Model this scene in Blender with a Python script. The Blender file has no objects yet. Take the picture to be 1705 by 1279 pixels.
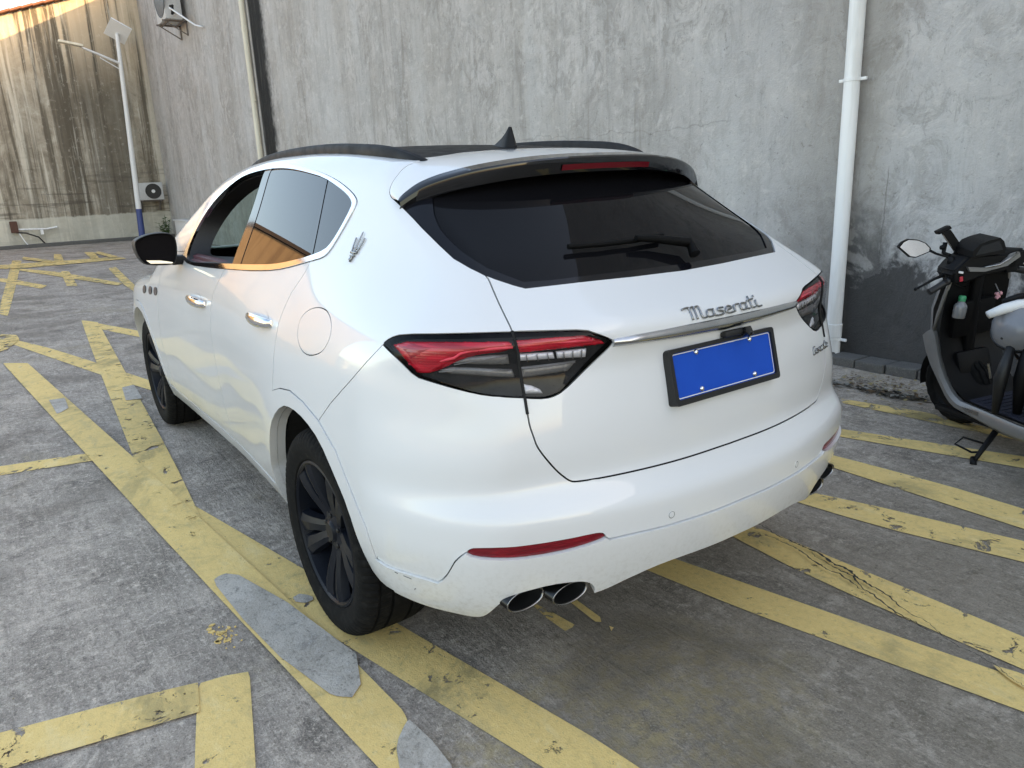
import bpy, bmesh, math, random
import numpy as np
from mathutils import Vector, Matrix, geometry, kdtree
random.seed(7); RNG=np.random.default_rng(7)
PI=math.pi
S=bpy.context.scene
COL=S.collection
# ------------------------------------------------------------------ camera
cd=bpy.data.cameras.new('camera'); cam=bpy.data.objects.new('camera',cd); COL.objects.link(cam); S.camera=cam
cd.sensor_width=36.0; cd.lens=36.0*1247.67/1705.0; cd.clip_start=.05; cd.clip_end=2000
_yaw,_pit,_rol=-0.60158,0.27090,-0.04402
_f=Vector((math.cos(_yaw)*math.cos(_pit),math.sin(_yaw)*math.cos(_pit),-math.sin(_pit)))
_r=Vector((math.sin(_yaw),-math.cos(_yaw),0)); _u=_r.cross(_f)
_r2=math.cos(_rol)*_r+math.sin(_rol)*_u; _u2=-math.sin(_rol)*_r+math.cos(_rol)*_u
cam.matrix_world=Matrix(((_r2.x,_u2.x,-_f.x,-2.3029),(_r2.y,_u2.y,-_f.y,1.7305),(_r2.z,_u2.z,-_f.z,1.5154),(0,0,0,1)))
# ------------------------------------------------------------------ sky, sun, exposure
TOSUN=Vector((-.80,-1.0,.48)).normalized()
elev=math.asin(TOSUN.z); az=math.atan2(TOSUN.x,TOSUN.y)
W=bpy.data.worlds.new('World'); S.world=W; W.use_nodes=True
wn=W.node_tree; bg=wn.nodes['Background']
sky=wn.nodes.new('ShaderNodeTexSky'); sky.sky_type='NISHITA'; sky.sun_disc=False
sky.sun_elevation=elev; sky.sun_rotation=az; sky.air_density=1.0; sky.dust_density=2.2; sky.ozone_density=1.0
wn.links.new(sky.outputs[0],bg.inputs[0]); bg.inputs[1].default_value=.12
sd=bpy.data.lights.new('sun','SUN'); sd.energy=2.2; sd.angle=math.radians(.5); sd.color=(1,.74,.48)
sun=bpy.data.objects.new('sun',sd); COL.objects.link(sun); sun.rotation_euler=TOSUN.to_track_quat('Z','Y').to_euler()
S.view_settings.view_transform='Standard'; S.view_settings.look='None'; S.view_settings.gamma=1; S.view_settings.use_curve_mapping=False
S.view_settings.exposure=2.52
S.view_settings.use_white_balance=True; S.view_settings.white_balance_temperature=8300; S.view_settings.white_balance_tint=12

# ------------------------------------------------------------------ helpers
def tag(o,label=None,cat=None,group=None,kind=None):
    if label:o['label']=label
    if cat:o['category']=cat
    if group:o['group']=group
    if kind:o['kind']=kind
    return o
def link(o,parent=None):
    COL.objects.link(o)
    if parent is not None:o.parent=parent
    return o
def empty(name,loc=(0,0,0),rot=(0,0,0)):
    o=bpy.data.objects.new(name,None); o.location=loc; o.rotation_euler=rot; o.empty_display_size=.2
    return link(o)
def mobj(name,V,Fc,mat=None,parent=None,smooth=False,mats=None,mi=None,loc=None,normals=None):
    me=bpy.data.meshes.new(name); me.from_pydata([tuple(map(float,v)) for v in V],[],[tuple(map(int,f)) for f in Fc]); me.update()
    for m in (mats or [mat]):
        if m is not None: me.materials.append(m)
    if mi is not None:
        for p,i in zip(me.polygons,mi): p.material_index=i
    if smooth or normals is not None: me.polygons.foreach_set('use_smooth',[True]*len(me.polygons))
    if normals is not None: me.normals_split_custom_set_from_vertices([tuple(map(float,n)) for n in normals])
    o=bpy.data.objects.new(name,me)
    if loc is not None:o.location=loc
    return link(o,parent)
class MB:
    """collects shapes into one mesh"""
    def __init__(s): s.v=[];s.f=[];s.m=[]
    def add(s,V,Fc,m=0):
        n=len(s.v); s.v+= [tuple(map(float,v)) for v in V]; s.f+=[tuple(i+n for i in f) for f in Fc]; s.m+=[m]*len(Fc); return s
    def box(s,c,d,rot=None,m=0,bev=0.0):
        x,y,z=[k/2 for k in d]
        if bev>0:
            bm=bmesh.new(); bmesh.ops.create_cube(bm,size=1); bmesh.ops.scale(bm,vec=d,verts=bm.verts)
            bmesh.ops.bevel(bm,geom=bm.edges[:],offset=min(bev,.45*min(d)),segments=2,affect='EDGES',profile=.6)
            V=[v.co.copy() for v in bm.verts]; bm.verts.index_update(); Fc=[[v.index for v in f.verts] for f in bm.faces]; bm.free()
        else:
            V=[Vector((a*x,b*y,e*z)) for a in(-1,1) for b in(-1,1) for e in(-1,1)]
            Fc=[(0,1,3,2),(4,6,7,5),(0,4,5,1),(2,3,7,6),(0,2,6,4),(1,5,7,3)]
        if rot is not None: V=[rot@v for v in V]
        return s.add([v+Vector(c) for v in V],Fc,m)
    def tube(s,pts,r,n=10,m=0,cap=True):
        P=[Vector(p) for p in pts]; R=r if isinstance(r,(list,tuple)) else [r]*len(P)
        V=[];up=None
        for i,p in enumerate(P):
            t=(P[min(i+1,len(P)-1)]-P[max(i-1,0)]).normalized()
            if up is None: up=Vector((0,0,1)) if abs(t.z)<.9 else Vector((1,0,0))
            a=t.cross(up); 
            if a.length<1e-6:a=t.orthogonal()
            a.normalize(); b=t.cross(a).normalized(); up=-b if False else a.cross(t).normalized()
            for k in range(n):
                w=2*PI*k/n; V.append(p+R[i]*(math.cos(w)*a+math.sin(w)*b))
        Fc=[(i*n+k,i*n+(k+1)%n,(i+1)*n+(k+1)%n,(i+1)*n+k) for i in range(len(P)-1) for k in range(n)]
        if cap: Fc+=[tuple(range(n))[::-1],tuple((len(P)-1)*n+k for k in range(n))]
        return s.add(V,Fc,m)
    def lathe(s,prof,n=32,M=None,m=0,close=False):
        """prof (r,h) turned about local z"""
        V=[];K=len(prof)
        for k in range(n):
            w=2*PI*k/n
            for r,h in prof: V.append(Vector((r*math.cos(w),r*math.sin(w),h)))
        if M is not None: V=[M@v for v in V]
        Fc=[]
        for k in range(n):
            for j in range(K-1+(1 if close else 0)):
                a=k*K+j;b=k*K+(j+1)%K;c=((k+1)%n)*K+(j+1)%K;d=((k+1)%n)*K+j
                Fc.append((a,d,c,b))
        return s.add(V,Fc,m)
    def prism(s,poly,fn0,fn1,m=0):
        n=len(poly); A=[Vector(fn0(*p)) for p in poly]; B=[Vector(fn1(*p)) for p in poly]
        return s.add(A+B,[tuple(range(n))[::-1],tuple(range(n,2*n))]+[(i,(i+1)%n,n+(i+1)%n,n+i) for i in range(n)],m)
    def build(s,name,mat=None,parent=None,smooth=False,mats=None,angle=None):
        o=mobj(name,s.v,s.f,mat,parent,smooth,mats,s.m if mats else None)
        if angle is not None:
            bm=bmesh.new(); bm.from_mesh(o.data); bmesh.ops.recalc_face_normals(bm,faces=bm.faces[:])
            for f in bm.faces:f.smooth=True
            for e in bm.edges:
                e.smooth=not(len(e.link_faces)==2 and e.calc_face_angle(0)>math.radians(angle))
            bm.to_mesh(o.data); bm.free()
        return o

# ------------------------------------------------------------------ materials
class NT:
    def __init__(s,name):
        s.m=bpy.data.materials.new(name); s.m.use_nodes=True; s.t=s.m.node_tree; s.b=s.t.nodes['Principled BSDF']; s.out=s.t.nodes['Material Output']
    def n(s,typ,**k):
        x=s.t.nodes.new(typ)
        for a,b in k.items(): setattr(x,a,b)
        return x
    def l(s,a,b): s.t.links.new(a,b)
    def setv(s,sock,v):
        if hasattr(v,'is_linked') or hasattr(v,'links'): s.l(v,sock)
        else: sock.default_value=v
    def coord(s,kind='Object'):
        if not hasattr(s,'_c'): s._c=s.n('ShaderNodeTexCoord')
        return s._c.outputs[kind]
    def pos(s):
        if not hasattr(s,'_g'): s._g=s.n('ShaderNodeNewGeometry')
        return s._g.outputs['Position']
    def xyz(s,v):
        x=s.n('ShaderNodeSeparateXYZ'); s.l(v,x.inputs[0]); return x.outputs
    def vscale(s,v,sc,loc=(0,0,0)):
        x=s.n('ShaderNodeMapping'); s.l(v,x.inputs[0]); x.inputs['Scale'].default_value=sc; x.inputs['Location'].default_value=loc; return x.outputs[0]
    def noise(s,v,scale,detail=5,rough=.55,dist=0,col=False):
        x=s.n('ShaderNodeTexNoise'); s.l(v,x.inputs['Vector']); x.inputs['Scale'].default_value=scale; x.inputs['Detail'].default_value=detail
        x.inputs['Roughness'].default_value=rough; x.inputs['Distortion'].default_value=dist
        return x.outputs['Color'] if col else x.outputs[0]
    def vor(s,v,scale,feature='F1',rand=1):
        x=s.n('ShaderNodeTexVoronoi',feature=feature); s.l(v,x.inputs['Vector']); x.inputs['Scale'].default_value=scale; x.inputs['Randomness'].default_value=rand
        return x.outputs['Distance']
    def math(s,op,a,b=0.0,c=None,clamp=False):
        x=s.n('ShaderNodeMath',operation=op); x.use_clamp=clamp
        s.setv(x.inputs[0],a); s.setv(x.inputs[1],b)
        if c is not None: s.setv(x.inputs[2],c)
        return x.outputs[0]
    def rng(s,v,a,b,lo=0.,hi=1.,smooth=True):
        x=s.n('ShaderNodeMapRange'); x.interpolation_type='SMOOTHSTEP' if smooth else 'LINEAR'
        s.l(v,x.inputs[0]); 
        for i,k in enumerate((a,b,lo,hi)): x.inputs[1+i].default_value=k
        return x.outputs[0]
    def mix(s,f,a,b):
        x=s.n('ShaderNodeMix',data_type='RGBA'); s.setv(x.inputs[0],f)
        for sock,v in((x.inputs[6],a),(x.inputs[7],b)):
            if isinstance(v,tuple): sock.default_value=(*v[:3],1)
            else: s.l(v,sock)
        return x.outputs[2]
    def mul(s,a,b):
        x=s.n('ShaderNodeMix',data_type='RGBA',blend_type='MULTIPLY'); x.inputs[0].default_value=1
        for sock,v in((x.inputs[6],a),(x.inputs[7],b)):
            if isinstance(v,tuple): sock.default_value=(*v[:3],1)
            else: s.l(v,sock)
        return x.outputs[2]
    def ramp(s,f,*st):
        x=s.n('ShaderNodeValToRGB'); s.l(f,x.inputs[0]); e=x.color_ramp.elements
        while len(e)<len(st): e.new(.5)
        for el,(p,c) in zip(e,st): el.position=p; el.color=(*c,1)
        return x.outputs[0]
    def bump(s,h,strength=.3,dist=.01):
        x=s.n('ShaderNodeBump'); x.inputs['Strength'].default_value=strength; x.inputs['Distance'].default_value=dist; s.l(h,x.inputs['Height']); s.l(x.outputs[0],s.b.inputs['Normal']); return x.outputs[0]
    def set(s,**k):
        for a,v in k.items():
            sock=s.b.inputs[a.replace('_',' ')]
            if isinstance(v,tuple): sock.default_value=(*v[:3],1)
            else: s.setv(sock,v)
        return s
def simple(name,col,rough=.5,metal=0.,var=.12,scale=25,coat=0.,ior=None,bump=0.):
    t=NT(name); n=t.noise(t.coord(),scale,4); 
    c=t.mix(n,tuple(k*(1-var) for k in col),tuple(min(1,k*(1+var)) for k in col))
    t.set(Base_Color=c,Metallic=metal); t.l(t.rng(n,.2,.8,max(0,rough*.85),min(1,rough*1.15)),t.b.inputs['Roughness'])
    if coat: t.set(Coat_Weight=coat,Coat_Roughness=.03)
    if ior: t.set(IOR=ior)
    if bump: t.bump(n,bump,.004)
    return t.m
M={}
# car paint: white pearl with clear coat, a film of dust low down
t=NT('white_paint'); p=t.pos(); z=t.xyz(p)[2]
n1=t.noise(p,3.0,3); n2=t.noise(p,60,4,.7); 
dust=t.math('MULTIPLY',t.rng(z,.62,.25,0,1),t.rng(n2,.42,.75,0,.55))
film=t.math('MULTIPLY',t.rng(n1,.35,.75,0,.10),1.0)
base=t.mix(film,(.72,.725,.725),(.67,.665,.65)); base=t.mix(dust,base,(.42,.395,.35))
t.set(Base_Color=base,Coat_Weight=1.0,Coat_Roughness=.03,Coat_IOR=1.42)
t.l(t.rng(n1,.3,.7,.28,.40),t.b.inputs['Roughness']); M['paint']=t.m
M['gap']=simple('panel_gap_black',(.006,.006,.006),.8)
M['gloss']=simple('gloss_black',(.005,.005,.006),.08,coat=.3,ior=1.5)
M['sidegloss']=simple('gloss_black_trim',(.005,.005,.007),.07,ior=1.33)
M['brake']=simple('brake_lens',(.13,.004,.010),.2)
M['guide']=simple('red_light_guide',(.85,.06,.09),.2)
M['acwhite']=simple('ac_grey_white',(.52,.52,.51),.5,var=.15)
M['housing']=simple('lamp_housing',(.004,.004,.005),.5,ior=1.25)
M['black']=simple('black_plastic',(.010,.010,.0105),.5,bump=.1,scale=220)
M['trim']=simple('interior_trim',(.010,.009,.009),.6,bump=.15,scale=150)
M['maroon']=simple('maroon_leather',(.075,.010,.016),.5,bump=.2,scale=90)
M['chrome']=simple('chrome',(.82,.83,.85),.09,1.0,var=.05)
M['steel']=simple('brushed_steel',(.30,.295,.29),.28,1.0)
M['darksteel']=simple('dark_chrome_pipe',(.045,.045,.045),.3,1.0)
M['sootsteel']=simple('sooty_pipe',(.03,.03,.03),.5,.6)
M['rim']=simple('black_alloy',(.005,.007,.012),.40,.0,ior=1.28)
M['disc']=simple('brake_disc',(.03,.028,.026),.5,.6)
M['badge']=simple('badge_metal',(.30,.305,.31),.2,1.0)
M['wiper']=simple('wiper_black',(.004,.004,.004),.6,ior=1.2)
M['grille']=simple('dark_grille',(.02,.02,.02),.5)
t=NT('tyre_rubber'); n=t.noise(t.coord(),30,5,.7); t.set(Base_Color=t.mix(t.rng(n,.45,.8),(.008,.008,.008),(.022,.021,.02)),Roughness=.85,Specular_IOR_Level=.12); t.bump(t.noise(t.coord(),160,3),.25,.003); M['tyre']=t.m
t=NT('privacy_glass'); n=t.noise(t.coord(),1.4,2); n2=t.noise(t.coord(),45,4)
t.set(Base_Color=t.mix(n,(.004,.004,.005),(.007,.007,.008)),IOR=1.20); t.l(t.rng(n2,.3,.8,.012,.03),t.b.inputs['Roughness']); M['glass']=t.m
t=NT('tinted_window'); n2=t.noise(t.coord(),45,4)
t.set(Base_Color=t.mix(n2,(.004,.005,.006),(.008,.008,.009)),IOR=1.62); t.l(t.rng(n2,.3,.8,.01,.02),t.b.inputs['Roughness']); M['sglass']=t.m
def clearglass(name,col,fac):
    t=NT(name); tr=t.n('ShaderNodeBsdfTransparent'); gl=t.n('ShaderNodeBsdfGlossy'); mx=t.n('ShaderNodeMixShader'); lw=t.n('ShaderNodeLayerWeight'); lw.inputs[0].default_value=.5
    n=t.noise(t.coord(),18,3); t.l(t.mix(n,tuple(k*.94 for k in col),col),tr.inputs[0]); gl.inputs['Roughness'].default_value=.015
    f=t.math('ADD',t.math('MULTIPLY',t.math('POWER',lw.outputs['Facing'],5.0),.6),fac,clamp=True); t.l(f,mx.inputs[0]); t.l(tr.outputs[0],mx.inputs[1]); t.l(gl.outputs[0],mx.inputs[2]); t.l(mx.outputs[0],t.out.inputs[0]); return t.m
M['clear']=clearglass('lamp_lens',(.95,.95,.97),.018)
M['green']=clearglass('green_glass',(.50,.62,.58),.05)
def lamp(name,c1,c2,rough=.10):
    t=NT(name); p=t.coord(); z=t.xyz(p)[2]; w=t.math('SINE',t.math('MULTIPLY',z,900.)); n=t.noise(t.vscale(p,(12,12,90)),1.,3); t.set(Base_Color=t.mix(t.rng(n,.35,.65),c1,c2),Roughness=rough,Coat_Weight=.3,Coat_Roughness=.02); t.bump(w,.10,.002); return t.m
M['red']=lamp('red_lens',(.62,.010,.028),(.36,.004,.013))
M['reddark']=lamp('red_reflector',(.24,.004,.012),(.15,.002,.008))
M['redhigh']=lamp('dark_red_lens',(.42,.010,.025),(.22,.005,.012))
t=NT('lamp_reflector'); n=t.noise(t.vscale(t.coord(),(20,20,120)),6,4); t.set(Base_Color=t.mix(n,(.45,.45,.46),(.85,.85,.86)),Metallic=.3,Roughness=.35); M['lampsilver']=t.m
t=NT('lamp_smoked'); n=t.noise(t.vscale(t.coord(),(20,20,160)),6,4); t.set(Base_Color=t.mix(n,(.07,.07,.07),(.30,.29,.27)),Metallic=.3,Roughness=.3); M['lampgrey']=t.m
t=NT('plate_blue'); n=t.noise(t.coord(),9,3); t.set(Base_Color=t.mix(n,(.001,.065,.42),(.002,.085,.50)),Roughness=.45,Specular_IOR_Level=.15); M['plate']=t.m
M['white']=simple('white_enamel',(.74,.74,.73),.4,var=.08)
GM={
'B':[[8362,869],[4883,1078],[3634,1133],[3331,1139],[2356,1211],[1705,1261],[1225,1216],[1259,1120],[1856,1077],[2465,1038],[3177,1002],[3620,977],[4326,947],[5288,896],[8025,734]],
'C':[[1599,1137],[1301,1119],[1252,1112],[854,1018],[646,976],[432,935],[182,877],[-129,796],[-392,735],[-578,691],[-753,655],[-899,613],[-1044,585],[-1140,572],[-1163,719],[-944,775],[-869,785],[-749,803],[-581,844],[-394,891],[-129,946],[116,1012],[270,1050],[385,1087],[670,1147],[1122,1186]],
'A':[[6141,1756],[3558,1514],[2110,1370],[1535,1324],[1080,1290],[553,1231],[243,1196],[-163,1157],[-507,1133],[-702,1118],[-783,1117],[-782,1086],[-686,1057],[-595,972],[-327,990],[-150,992],[-3,1011],[270,1050],[631,1083],[1282,1127],[1960,1197],[2216,1213],[3179,1340],[3951,1405],[5961,1574]],
'D':[[2734,2052],[2852,2052],[2798,1879],[2708,1439],[2541,1421],[2646,1883]],
'E':[[7591,1638],[6762,1374],[5431,1041],[4845,897],[4395,801],[4120,731],[3821,782],[4108,844],[4398,935],[4923,1073],[6515,1443],[7333,1666]],
'F':[[7934,735],[7042,463],[6514,331],[6213,387],[6628,510],[7436,755]],
'Y':[[8155,1810],[7844,1590],[7447,1570],[6917,1715],[6792,1837]],
'G':[[131,2067],[101,1952],[52,1746],[-22,1428],[-170,1455],[-120,1670],[-63,1928],[-51,2065]],
'H':[[-26,1418],[-64,1278],[-491,1390],[-580,1413],[-482,1540],[-393,1517],[-165,1459]],
'R1':[[-414,-169],[-362,-298],[-428,-305],[-900,-407],[-1218,-467],[-1463,-535],[-1588,-548],[-1706,-578],[-1742,-474],[-1631,-438],[-1452,-400],[-1192,-325],[-879,-253]],
'R2':[[-313,-725],[-444,-784],[-626,-796],[-1052,-764],[-1501,-765],[-1643,-759],[-1683,-644],[-1552,-636],[-1345,-624],[-1129,-626],[-943,-613],[-751,-618],[-424,-670],[-342,-651]],
'R3':[[-259,-1230],[-374,-1277],[-712,-1372],[-962,-1424],[-1215,-1484],[-1379,-1519],[-1426,-1383],[-1271,-1344],[-930,-1227],[-676,-1180],[-386,-1148],[-300,-1126]],
'R4':[[-58,-1771],[-213,-1783],[-469,-1809],[-708,-1817],[-800,-1826],[-821,-1755],[-863,-1722],[-829,-1817],[-1092,-1796],[-1285,-1791],[-1337,-1639],[-1157,-1632],[-840,-1680],[-563,-1639],[-272,-1647],[-130,-1637]],
'R5':[[122,-2158],[17,-2181],[-364,-2322],[-627,-2399],[-822,-2474],[-1024,-2541],[-1082,-2373],[-885,-2316],[-710,-2283],[-425,-2204],[-44,-2084],[56,-2057]],
'R6':[[356,-2728],[108,-2785],[-139,-2834],[-555,-2803],[-694,-2795],[-723,-2723],[-587,-2702],[-176,-2737],[70,-2693],[311,-2656]],
'R7':[[-1496,-563],[-1575,-579],[-1631,-591],[-1654,-530],[-1600,-517],[-1542,-537]],
'X1':[[-287,321],[-330,324],[-392,313],[-432,306],[-473,319],[-520,291],[-532,306],[-531,337],[-449,338],[-352,330]],
'X2':[[-326,181],[-396,198],[-457,189],[-541,192],[-568,206],[-554,218],[-483,211],[-412,212]],
'X3':[[-605,205],[-621,195],[-629,218]],
'M1':[[20342,1133],[20105,976],[16350,1202],[13851,1355],[11138,1516],[9682,1603],[9870,1675],[11933,1591],[15162,1399]],
'M2':[[15963,1653],[14811,1300],[13157,900],[12771,1029],[14172,1327],[15291,1667]],
'M3':[[15856,459],[15680,332],[12576,500],[12745,634]],
'M4':[[17503,1115],[15663,511],[13554,112],[12193,-153],[11975,-60],[13116,227],[14986,567],[16964,1139]],
'M5':[[15509,-378],[15592,-520],[11964,-272],[10537,-188],[10623,-117],[11754,-148]],
'M6':[[19032,1668],[18491,1070],[18588,-272],[18417,-981],[17579,-1030],[17494,-153],[17503,1115],[18128,1683]],
'M7':[[21309,158],[21083,16],[18419,193],[18458,360]],
'M8':[[21098,-544],[20806,-723],[18304,-556],[18369,-416]],
'M9':[[20881,-851],[18417,-981],[18083,-847],[20387,-697]],
'M10':[[21123,863],[18646,345],[18204,420],[20289,946]],
'patch':[[602,1218],[623,1184],[577,1128],[420,1097],[270,1050],[-3,1011],[-194,974],[-284,1004],[-364,1019],[-406,1066],[-373,1100],[-263,1128],[-173,1144],[-9,1162],[151,1180],[298,1189],[458,1199],[546,1223]],
'patch2':[[-602,975],[-686,1057],[-752,1074],[-852,1092],[-917,1006],[-715,962]],
'patch3':[[280,1009],[291,981],[261,958],[215,955],[213,985],[244,1012]],
'patch4':[[4265,1522],[4239,1418],[3902,1423],[3790,1507]],
'patch5':[[4270,1013],[4302,921],[3797,947],[3825,1052]],
'crack':[[-434,-797],[-434,-796],[-542,-762],[-655,-754],[-722,-742],[-828,-711],[-913,-702],[-986,-666],[-1064,-659],[-1170,-613],[-1255,-598],[-1328,-576],[-1393,-563],[-1452,-559],[-1515,-539],[-1566,-521],[-1603,-510],[-1662,-508]],
}
# ------------------------------------------------------------------ ground, painted lines
def grounds():
    t=NT('yard_concrete'); p=t.pos()
    big=t.noise(p,.55,5,.6); mid=t.noise(p,2.6,6,.62,.6); fine=t.noise(p,26,6,.72); gr=t.noise(p,150,3,.7)
    sw=t.noise(t.vscale(p,(3.2,26,1)),1.0,5,.65,.8)                 # broom strokes
    sw2=t.noise(t.vscale(p,(24,4,1)),1.0,5,.65,1.2)
    c=t.ramp(big,(.28,(0.223,0.192,0.163)),(.5,(0.304,0.264,0.224)),(.72,(0.401,0.347,0.296)))
    sp=t.noise(p,62,5,.8,.3); blot=t.noise(p,7.5,7,.72,.8)
    c=t.mix(t.rng(mid,.38,.72,0,.8),c,(0.490,0.425,0.364))
    c=t.mix(t.rng(mid,.46,.25,0,.7),c,(0.156,0.135,0.115))
    c=t.mix(t.rng(sw,.50,.70,0,.42),c,(0.594,0.515,0.437)); c=t.mix(t.rng(sw,.47,.28,0,.45),c,(0.142,0.123,0.106))
    c=t.mix(t.rng(sw2,.54,.70,0,.34),c,(0.565,0.489,0.419)); c=t.mix(t.rng(sw2,.46,.30,0,.30),c,(0.149,0.129,0.113))
    c=t.mix(t.rng(blot,.52,.66,0,.60),c,(0.624,0.542,0.460)); c=t.mix(t.rng(blot,.46,.32,0,.62),c,(0.126,0.109,0.095))
    c=t.mix(t.rng(fine,.52,.70,0,.72),c,(0.743,0.647,0.550)); c=t.mix(t.rng(fine,.46,.30,0,.72),c,(0.111,0.097,0.083))
    c=t.mix(t.rng(sp,.53,.66,0,.62),c,(0.772,0.674,0.567)); c=t.mix(t.rng(sp,.45,.32,0,.72),c,(0.089,0.077,0.065))
    c=t.mix(t.rng(gr,.54,.70,0,.5),c,(0.743,0.647,0.555)); c=t.mix(t.rng(gr,.46,.30,0,.55),c,(0.089,0.077,0.065))
    # moss along a band behind the car
    xy=t.xyz(p)
    d=t.math('ADD',t.math('POWER',t.math('DIVIDE',t.math('ADD',xy[0],1.0),.45),2),t.math('POWER',t.math('DIVIDE',t.math('ADD',xy[1],-.45),.65),2))
    mm=t.math('MULTIPLY',t.rng(d,1.3,.1),t.rng(t.noise(p,16,6,.75),.38,.66))
    c=t.mix(t.math('MULTIPLY',mm,.8),c,(0.505,0.396,0.201))
    m2=t.math('MULTIPLY',t.rng(t.noise(p,.9,4,.6,1.),.55,.68),t.rng(fine,.4,.6)); c=t.mix(t.math('MULTIPLY',m2,.45),c,(0.238,0.199,0.100))
    # oily blotches, then darker and browner towards the right rear
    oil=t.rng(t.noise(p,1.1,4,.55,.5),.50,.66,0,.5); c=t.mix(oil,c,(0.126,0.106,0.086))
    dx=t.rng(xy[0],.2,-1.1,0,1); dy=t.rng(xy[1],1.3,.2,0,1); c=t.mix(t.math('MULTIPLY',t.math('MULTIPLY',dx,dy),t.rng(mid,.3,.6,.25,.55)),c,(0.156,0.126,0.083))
    t.set(Base_Color=c,Roughness=.86,Specular_IOR_Level=.25)
    h=t.math('ADD',t.math('MULTIPLY',gr,.5),t.math('ADD',fine,t.math('MULTIPLY',sw,.8))); t.bump(h,.75,.012)
    M['ground']=t.m
    def paint(name,y1,y2,seed,wear,moss):
        t=NT(name); p=t.vscale(t.pos(),(1,1,1),(seed*3.1,seed*1.7,0))
        n=t.noise(p,3.2,6,.65,.4); f=t.noise(p,40,5,.75); g=t.noise(p,190,2,.7)
        c=t.mix(n,y1,y2); c=t.mix(t.rng(f,.5,.75,0,.5),c,tuple(k*.62 for k in y1)); c=t.mix(t.rng(g,.56,.75,0,.4),c,tuple(k*.55 for k in y1))
        c=t.mix(t.rng(f,.46,.3,0,.30),c,tuple(min(1,k*1.25) for k in y1))
        d=t.noise(p,1.7,6,.7,.6); c=t.mix(t.rng(d,.50,.68,0,moss*.8),c,(.22,.19,.10)); e_=t.noise(p,30,7,.8,.1); c=t.mix(t.rng(e_,.53,.68,0,.40),c,(.34,.28,.15)); c=t.mix(t.rng(e_,.45,.34,0,.30),c,(.86,.72,.40)); e2=t.noise(t.vscale(p,(2.2,7,1)),1,6,.7,.3); c=t.mix(t.rng(e2,.54,.68,0,.30),c,(.40,.34,.20)); c=t.mix(t.rng(e2,.45,.33,0,.22),c,(.86,.74,.44))
        t.set(Base_Color=c,Roughness=.75,Specular_IOR_Level=.3); t.bump(t.math('ADD',f,t.math('MULTIPLY',g,.6)),.5,.006)
        a=t.rng(t.noise(p,9,7,.75,.5),.5-wear*.0+ (0.22-wear),.5+(.25-wear),1,0)
        t.l(a,t.b.inputs['Alpha']); return t.m
    Y1,Y2=(.86,.62,.25),(.75,.53,.205)
    M['line']=[paint('yellow_line_paint_%s'%w,Y1,Y2,i,we,mo) for i,(w,we,mo) in enumerate((('firm',.105,.6),('worn',.145,.8),('mossy',.12,1.0),('faded',.185,.9)))]
    t=NT('bare_filler'); p=t.pos(); n=t.noise(p,2.6,6,.65,.6); f=t.noise(p,26,6,.75); gg=t.noise(p,120,4,.75); bl=t.noise(p,8,7,.75,.4)
    c=t.ramp(n,(.3,(.36,.325,.28)),(.5,(.47,.43,.375)),(.7,(.57,.53,.475))); c=t.mix(t.rng(bl,.52,.66,0,.5),c,(.66,.62,.56)); c=t.mix(t.rng(bl,.46,.32,0,.5),c,(.18,.17,.16))
    c=t.mix(t.rng(f,.53,.68,0,.6),c,(.58,.56,.53)); c=t.mix(t.rng(f,.46,.32,0,.65),c,(.13,.125,.115)); c=t.mix(t.rng(gg,.54,.7,0,.5),c,(.6,.58,.55)); c=t.mix(t.rng(gg,.45,.3,0,.6),c,(.10,.098,.09))
    t.set(Base_Color=c,Roughness=.85,Specular_IOR_Level=.25); t.bump(t.math('ADD',f,gg),.6,.008); M['filler']=t.m
    M['crack']=simple('crack_dirt',(.035,.034,.030),.95,var=.4,scale=60)
    g=mobj('ground',[(-250,-250,0),(250,-250,0),(250,250,0),(-250,250,0)],[(0,1,2,3)],M['ground']); tag(g,kind='structure')
    return g
GROUND=grounds()
def ragged(poly,step=.035,amp=.006):
    out=[];n=len(poly); ph=RNG.uniform(0,6.3,4); acc=0
    for i in range(n):
        a=np.array(poly[i],float);b=np.array(poly[(i+1)%n],float);L=np.linalg.norm(b-a);k=max(1,int(L/step)); nn=np.array([-(b-a)[1],(b-a)[0]])/max(L,1e-6)
        for j in range(k):
            q=acc+L*j/k; w=.6*math.sin(q*9+ph[0])+.5*math.sin(q*23+ph[1])+.5*math.sin(q*51+ph[2])
            out.append(tuple(a+(b-a)*j/k+nn*(amp*w*.8+RNG.normal(0,amp*.6))))
        acc+=L
    return out
def fractal(poly,amp,depth=5):
    P=[np.array(p,float) for p in poly]
    for k in range(depth):
        Q=[]
        for a,b in zip(P,P[1:]+P[:1]):
            Q.append(a); d=b-a; L=np.linalg.norm(d)
            if L>.008: Q.append((a+b)/2+np.array([-d[1],d[0]])*RNG.normal(0,amp))
        P=Q
    return [tuple(p) for p in P]
def sheet(name,poly,z,mat,parent,step=.035,amp=.006):
    q=ragged(poly,step,amp); n=len(q)
    r=geometry.delaunay_2d_cdt([Vector(v) for v in q],[(i,(i+1)%n) for i in range(n)],[],1,1e-6,False)
    V=[(v.x,v.y,z) for v in r[0]]; Fc=[tuple(f) for f in r[2]]
    o=mobj(name,V,Fc,mat,parent)
    return o
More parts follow.
